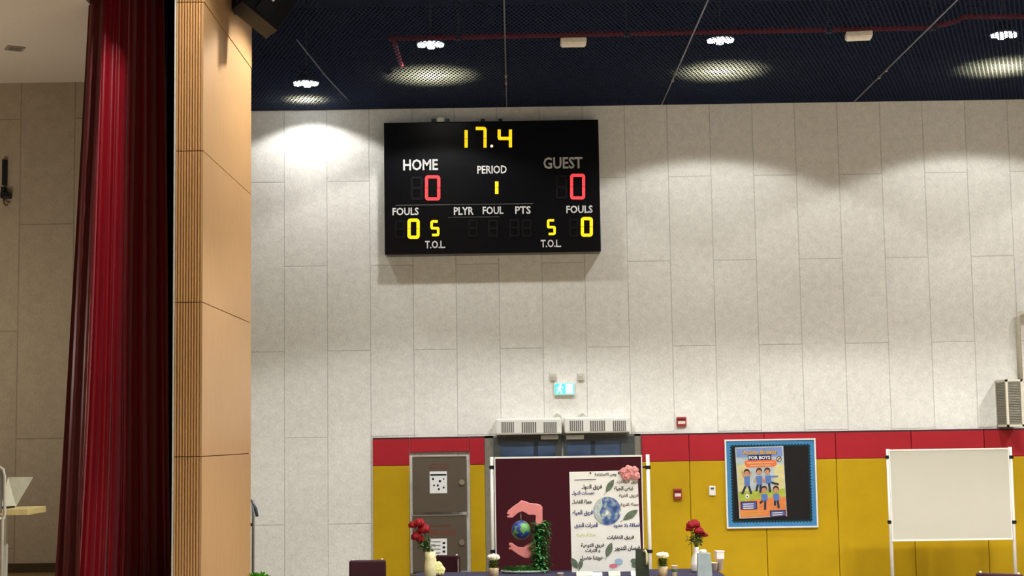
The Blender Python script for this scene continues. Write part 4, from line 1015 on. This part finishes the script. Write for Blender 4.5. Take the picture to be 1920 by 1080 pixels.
mb = MB(); mb.leaf((bt.x-.01, 0, bt.z-0.05), (-0.15, 0, 1), (0, 1, 0), 0.13, 0.045); mb.build('brown_leaf', mat('brown_leaf', (104, 66, 40), 0.6), cbz, fix=False)
rose_vase('white vase of red roses behind the pale blue carton', 1306, 1073, [(1296, 983, 7), (1303, 981, 7.5), (1293, 990, 5.5), (1310, 994, 7), (1316, 1000, 6), (1322, 1002, 4)],
          [(0.04, 0), (0.055, 0.02), (0.058, 0.10), (0.034, 0.19), (0.028, 0.235), (0.036, 0.262)], mat('white_ceramic', (232, 226, 212), 0.4), 0.1, leaves=((1305, 1008), (1312, 1006), (1308, 1016), (1297, 1013)))
# pale blue carton
P = on_table(1321, 1080); P.z = TB
ct = thing('carton', 'pale blue carton with a white cap on the table in front of white vase', 'carton', P)
w_ = 12.5*P.y/2900; hh = (at(1321, 1037, P.y)-P).z
m_ = MB(); m_.add([(-w_*1.08, -.05, 0), (w_*1.08, -.05, 0), (w_*1.08, .05, 0), (-w_*1.08, .05, 0), (-w_*.92, -.045, hh), (w_*.92, -.045, hh), (w_*.92, .045, hh), (-w_*.92, .045, hh)], [(0,1,5,4),(1,2,6,5),(2,3,7,6),(3,0,4,7),(4,5,6,7),(3,2,1,0)])
m_.build('body', mat('pale_blue_card', (148, 160, 164), 0.6, var=0.08, scale=14), ct)
MB().lathe([(0.038, hh), (0.038, hh+0.03), (0.03, hh+0.035)], (-0.01, 0, 0), 16).build('cap', white_metal, ct)
# stacked white cups beside the carton
cupm = mat('white_cup', (232, 216, 204), 0.5)
def cup(px_, py_, label, r=0.034, h=0.07, z=TB, band=None, Y=None):
    P = on_table(px_, py_, z) if Y is None else at(px_, py_, Y); 
    o = thing('cup', label, 'cup', P, group='small cups on the table')
    MB().lathe([(r*.78, 0), (r, h), (r*1.05, h), (r*1.05, h*1.02), (r*.95, h*1.02), (r*.72, 0.008)], n=18).build('body', cupm, o)
    if band: MB().lathe([(r*.90, h*.42), (r*.98, h*.68)], n=18, cap=False).build('band', band, o)
    return o
cp = on_table(1340, 1070.5); 
cup(1338, 1070.5, 'white cup at the base of the pile beside the carton', 0.045, 0.085)
q = cup(1350, 1069.5, 'white cup at the right end of the table under the small box', 0.04, 0.12)
P = Vector(q.location)+Vector((-0.002, 0, 0.1235))
gb = thing('gift_box', 'small pinkish white box on top of a white cup at the table end', 'box', P, 0.2)
MB().box(-0.042, 0.042, -0.04, 0.04, 0, 0.07, bev=0.004).build('body', mat('pinkish_white_card', (236, 216, 210), 0.6), gb); MB().box(-0.045, 0.045, -0.043, 0.043, 0.07, 0.085, bev=0.003).build('lid', MATS['pinkish_white_card'], gb)
cup(1265, 1081, 'white cup with a green band beside the right-hand bouquet', 0.032, 0.11, band=mat('green_band', (60, 96, 56), 0.6))
cup(1051, 1083, 'white cup between the sculpture and the poster board', 0.034, 0.045)
# white bouquets
def bouquet(px_, py_, label, topy):
    P = on_table(px_, py_); P.z = TB; k = P.y/2900
    o = thing('white_bouquet', label, 'bouquet', P, group='white bouquets')
    hz = (at(px_, topy, P.y)-P).z
    MB().lathe([(8.5*k, 0), (9*k, hz*.30), (9.6*k, hz*.42)], n=18).build('pot', mat('beige_pot', (196, 176, 142), 0.6, var=0.12, scale=20, stretch=(6, 6, 0.5)), o)
    rnd = random.Random(int(px_)); g = MB()
    for q in range(170):
        an = rnd.uniform(0, 2*PI); g.leaf((6*k*math.cos(an), 6*k*math.sin(an), lerp(hz*.38, hz*.72, rnd.random())), (math.cos(an), math.sin(an), rnd.uniform(.1, 1)), (0, .2, 1), rnd.uniform(.02, .035), .016)
    g.build('greenery', mat('olive_greenery', (96, 110, 40), 0.7, var=0.35, scale=60), o, fix=False)
    MB().lathe([(5*k, hz*.36), (7.5*k, hz*.72)], n=14).build('greenery_core', mat('dark_greenery', (52, 66, 26), 0.8), o)
    for q in range(9):
        an = q*2*PI/8; rr_ = 6.8*k if q < 8 else 0
        m = MB(); c_ = Vector((rr_*math.cos(an), rr_*math.sin(an), hz*.84+(0.008 if q == 8 else 0)))
        for j in range(5): m.sphere(c_+Vector((0.009*math.cos(j*1.26), 0.009*math.sin(j*1.26), 0.004*j)), 3.5*k, n=8, m=6, jit=.05, rnd=rnd)
        m.build('blossom', mat('white_petals', (244, 240, 206), 0.7, var=0.05), o)
    return o
bouquet(926, 1083, 'white flower bouquet in a pot left of the earth sculpture', 1039)
bouquet(1243, 1081, 'white flower bouquet in a pot right of the poster board', 1035)
# dark olive bag with a pale strap
P = on_table(1205, 1079); P.z = TB; k = P.y/2900
bg = thing('dark_bag', 'dark olive upright bag with a pale curved handle beside the poster', 'bag', P)
hz = (at(1205, 1029, P.y)-P).z
m_ = MB(); m_.add([(-13*k, -.05, 0), (12*k, -.05, 0), (12*k, .05, 0), (-13*k, .05, 0), (-11.5*k, -.035, hz), (9*k, -.035, hz), (9*k, .035, hz), (-11.5*k, .035, hz)], [(0,1,5,4),(1,2,6,5),(2,3,7,6),(3,0,4,7),(4,5,6,7),(3,2,1,0)])
m_.build('body', mat('dark_olive_card', (48, 54, 38), 0.7, var=0.1), bg)
MB().tube([(2*k, -0.05, hz*.92), (4.5*k, -0.062, hz*.96), (7*k, -0.062, hz*.86), (7.5*k, -0.060, hz*.55), (6.5*k, -0.058, hz*.42)], 0.012, 8).build('handle', mat('pale_handle', (190, 180, 146), 0.5), bg)
# table cards before the poster
for i, (px_, w_, h_, lb) in enumerate(((1096, 30, 8, 'cream name card lying before the left of the poster board'), (1120, 18, 6, 'white folded card before the middle of the poster board'), (1152, 22, 8, 'white folded card with a grey print before the poster board'), (1190, 14, 9, 'white card standing at the right foot of the poster board'))):
    P = on_table(px_, 1079.5); P.z = TB; kk = P.y/2900; o = thing('table_card', lb, 'card', P, group='cards on the table')
    m_ = MB(); W_, H_ = w_*kk/2, h_*kk
    m_.add([(-W_, -.03, 0), (W_, -.03, 0), (W_, 0, H_), (-W_, 0, H_), (W_, .03, 0), (-W_, .03, 0), (-W_, -.027, 0), (W_, -.027, 0), (W_, 0, H_-.003), (-W_, 0, H_-.003)], [(0,1,2,3),(3,2,4,5)])
    m_.build('folded_card', mat('cream_card', (204, 202, 184), 0.7) if i % 2 == 0 else paper, o, fix=False)

# ------------------------------------------------------------------ foreground plant beside the pillar
P = at(485, 1120, 13.2); P = Vector((P.x, 13.2, 0))
pt_ = thing('potted_shrub', 'bright green leafy shrub at the foot of the wooden pillar', 'plant', P)
ztop = at(486, 1066, 13.2).z
MB().lathe([(0.13, 0), (0.17, 0.03), (0.2, 0.32), (0.21, 0.34), (0.18, 0.33)], n=24).build('pot', mat('grey_pot', (120, 120, 118), 0.6), pt_)
MB().tube([(0, 0, 0.3), (0.01, 0, 0.55), (0, 0, ztop-0.15)], 0.014, 8).build('stem', mat('shrub_stem', (92, 70, 44), 0.8), pt_)
rnd = random.Random(4); lf = MB(); cz = ztop-0.17
for q in range(900):
    th = math.acos(rnd.uniform(-1, 1)); ph = rnd.uniform(0, 2*PI); d_ = Vector((math.sin(th)*math.cos(ph), math.sin(th)*math.sin(ph), math.cos(th)))
    lf.leaf(d_*0.125*rnd.uniform(.7, 1.0)+Vector((0, 0, cz)), d_+Vector((rnd.uniform(-.6, .6), rnd.uniform(-.6, .6), rnd.uniform(-.2, .6))), (0.2, 0.3, 1), rnd.uniform(.03, .05), .022)
lf.build('foliage', mat('bright_green_leaves', (96, 160, 40), 0.6, var=0.35, scale=50), pt_, fix=False)

# ------------------------------------------------------------------ light and colour
w = bpy.data.worlds.new('World'); SC.world = w; w.use_nodes = True
w.node_tree.nodes['Background'].inputs['Color'].default_value = (0.6, 0.6, 0.62, 1); w.node_tree.nodes['Background'].inputs['Strength'].default_value = 0.02
SC.view_settings.view_transform = 'Standard'; SC.view_settings.look = 'None'; SC.view_settings.gamma = 1.0
SC.view_settings.use_curve_mapping = False; SC.view_settings.exposure = 0.0
SC.cycles.max_bounces = 8; SC.cycles.diffuse_bounces = 5; SC.cycles.transparent_max_bounces = 12
SC.cycles.sample_clamp_indirect = 4.0; SC.cycles.use_denoising = True
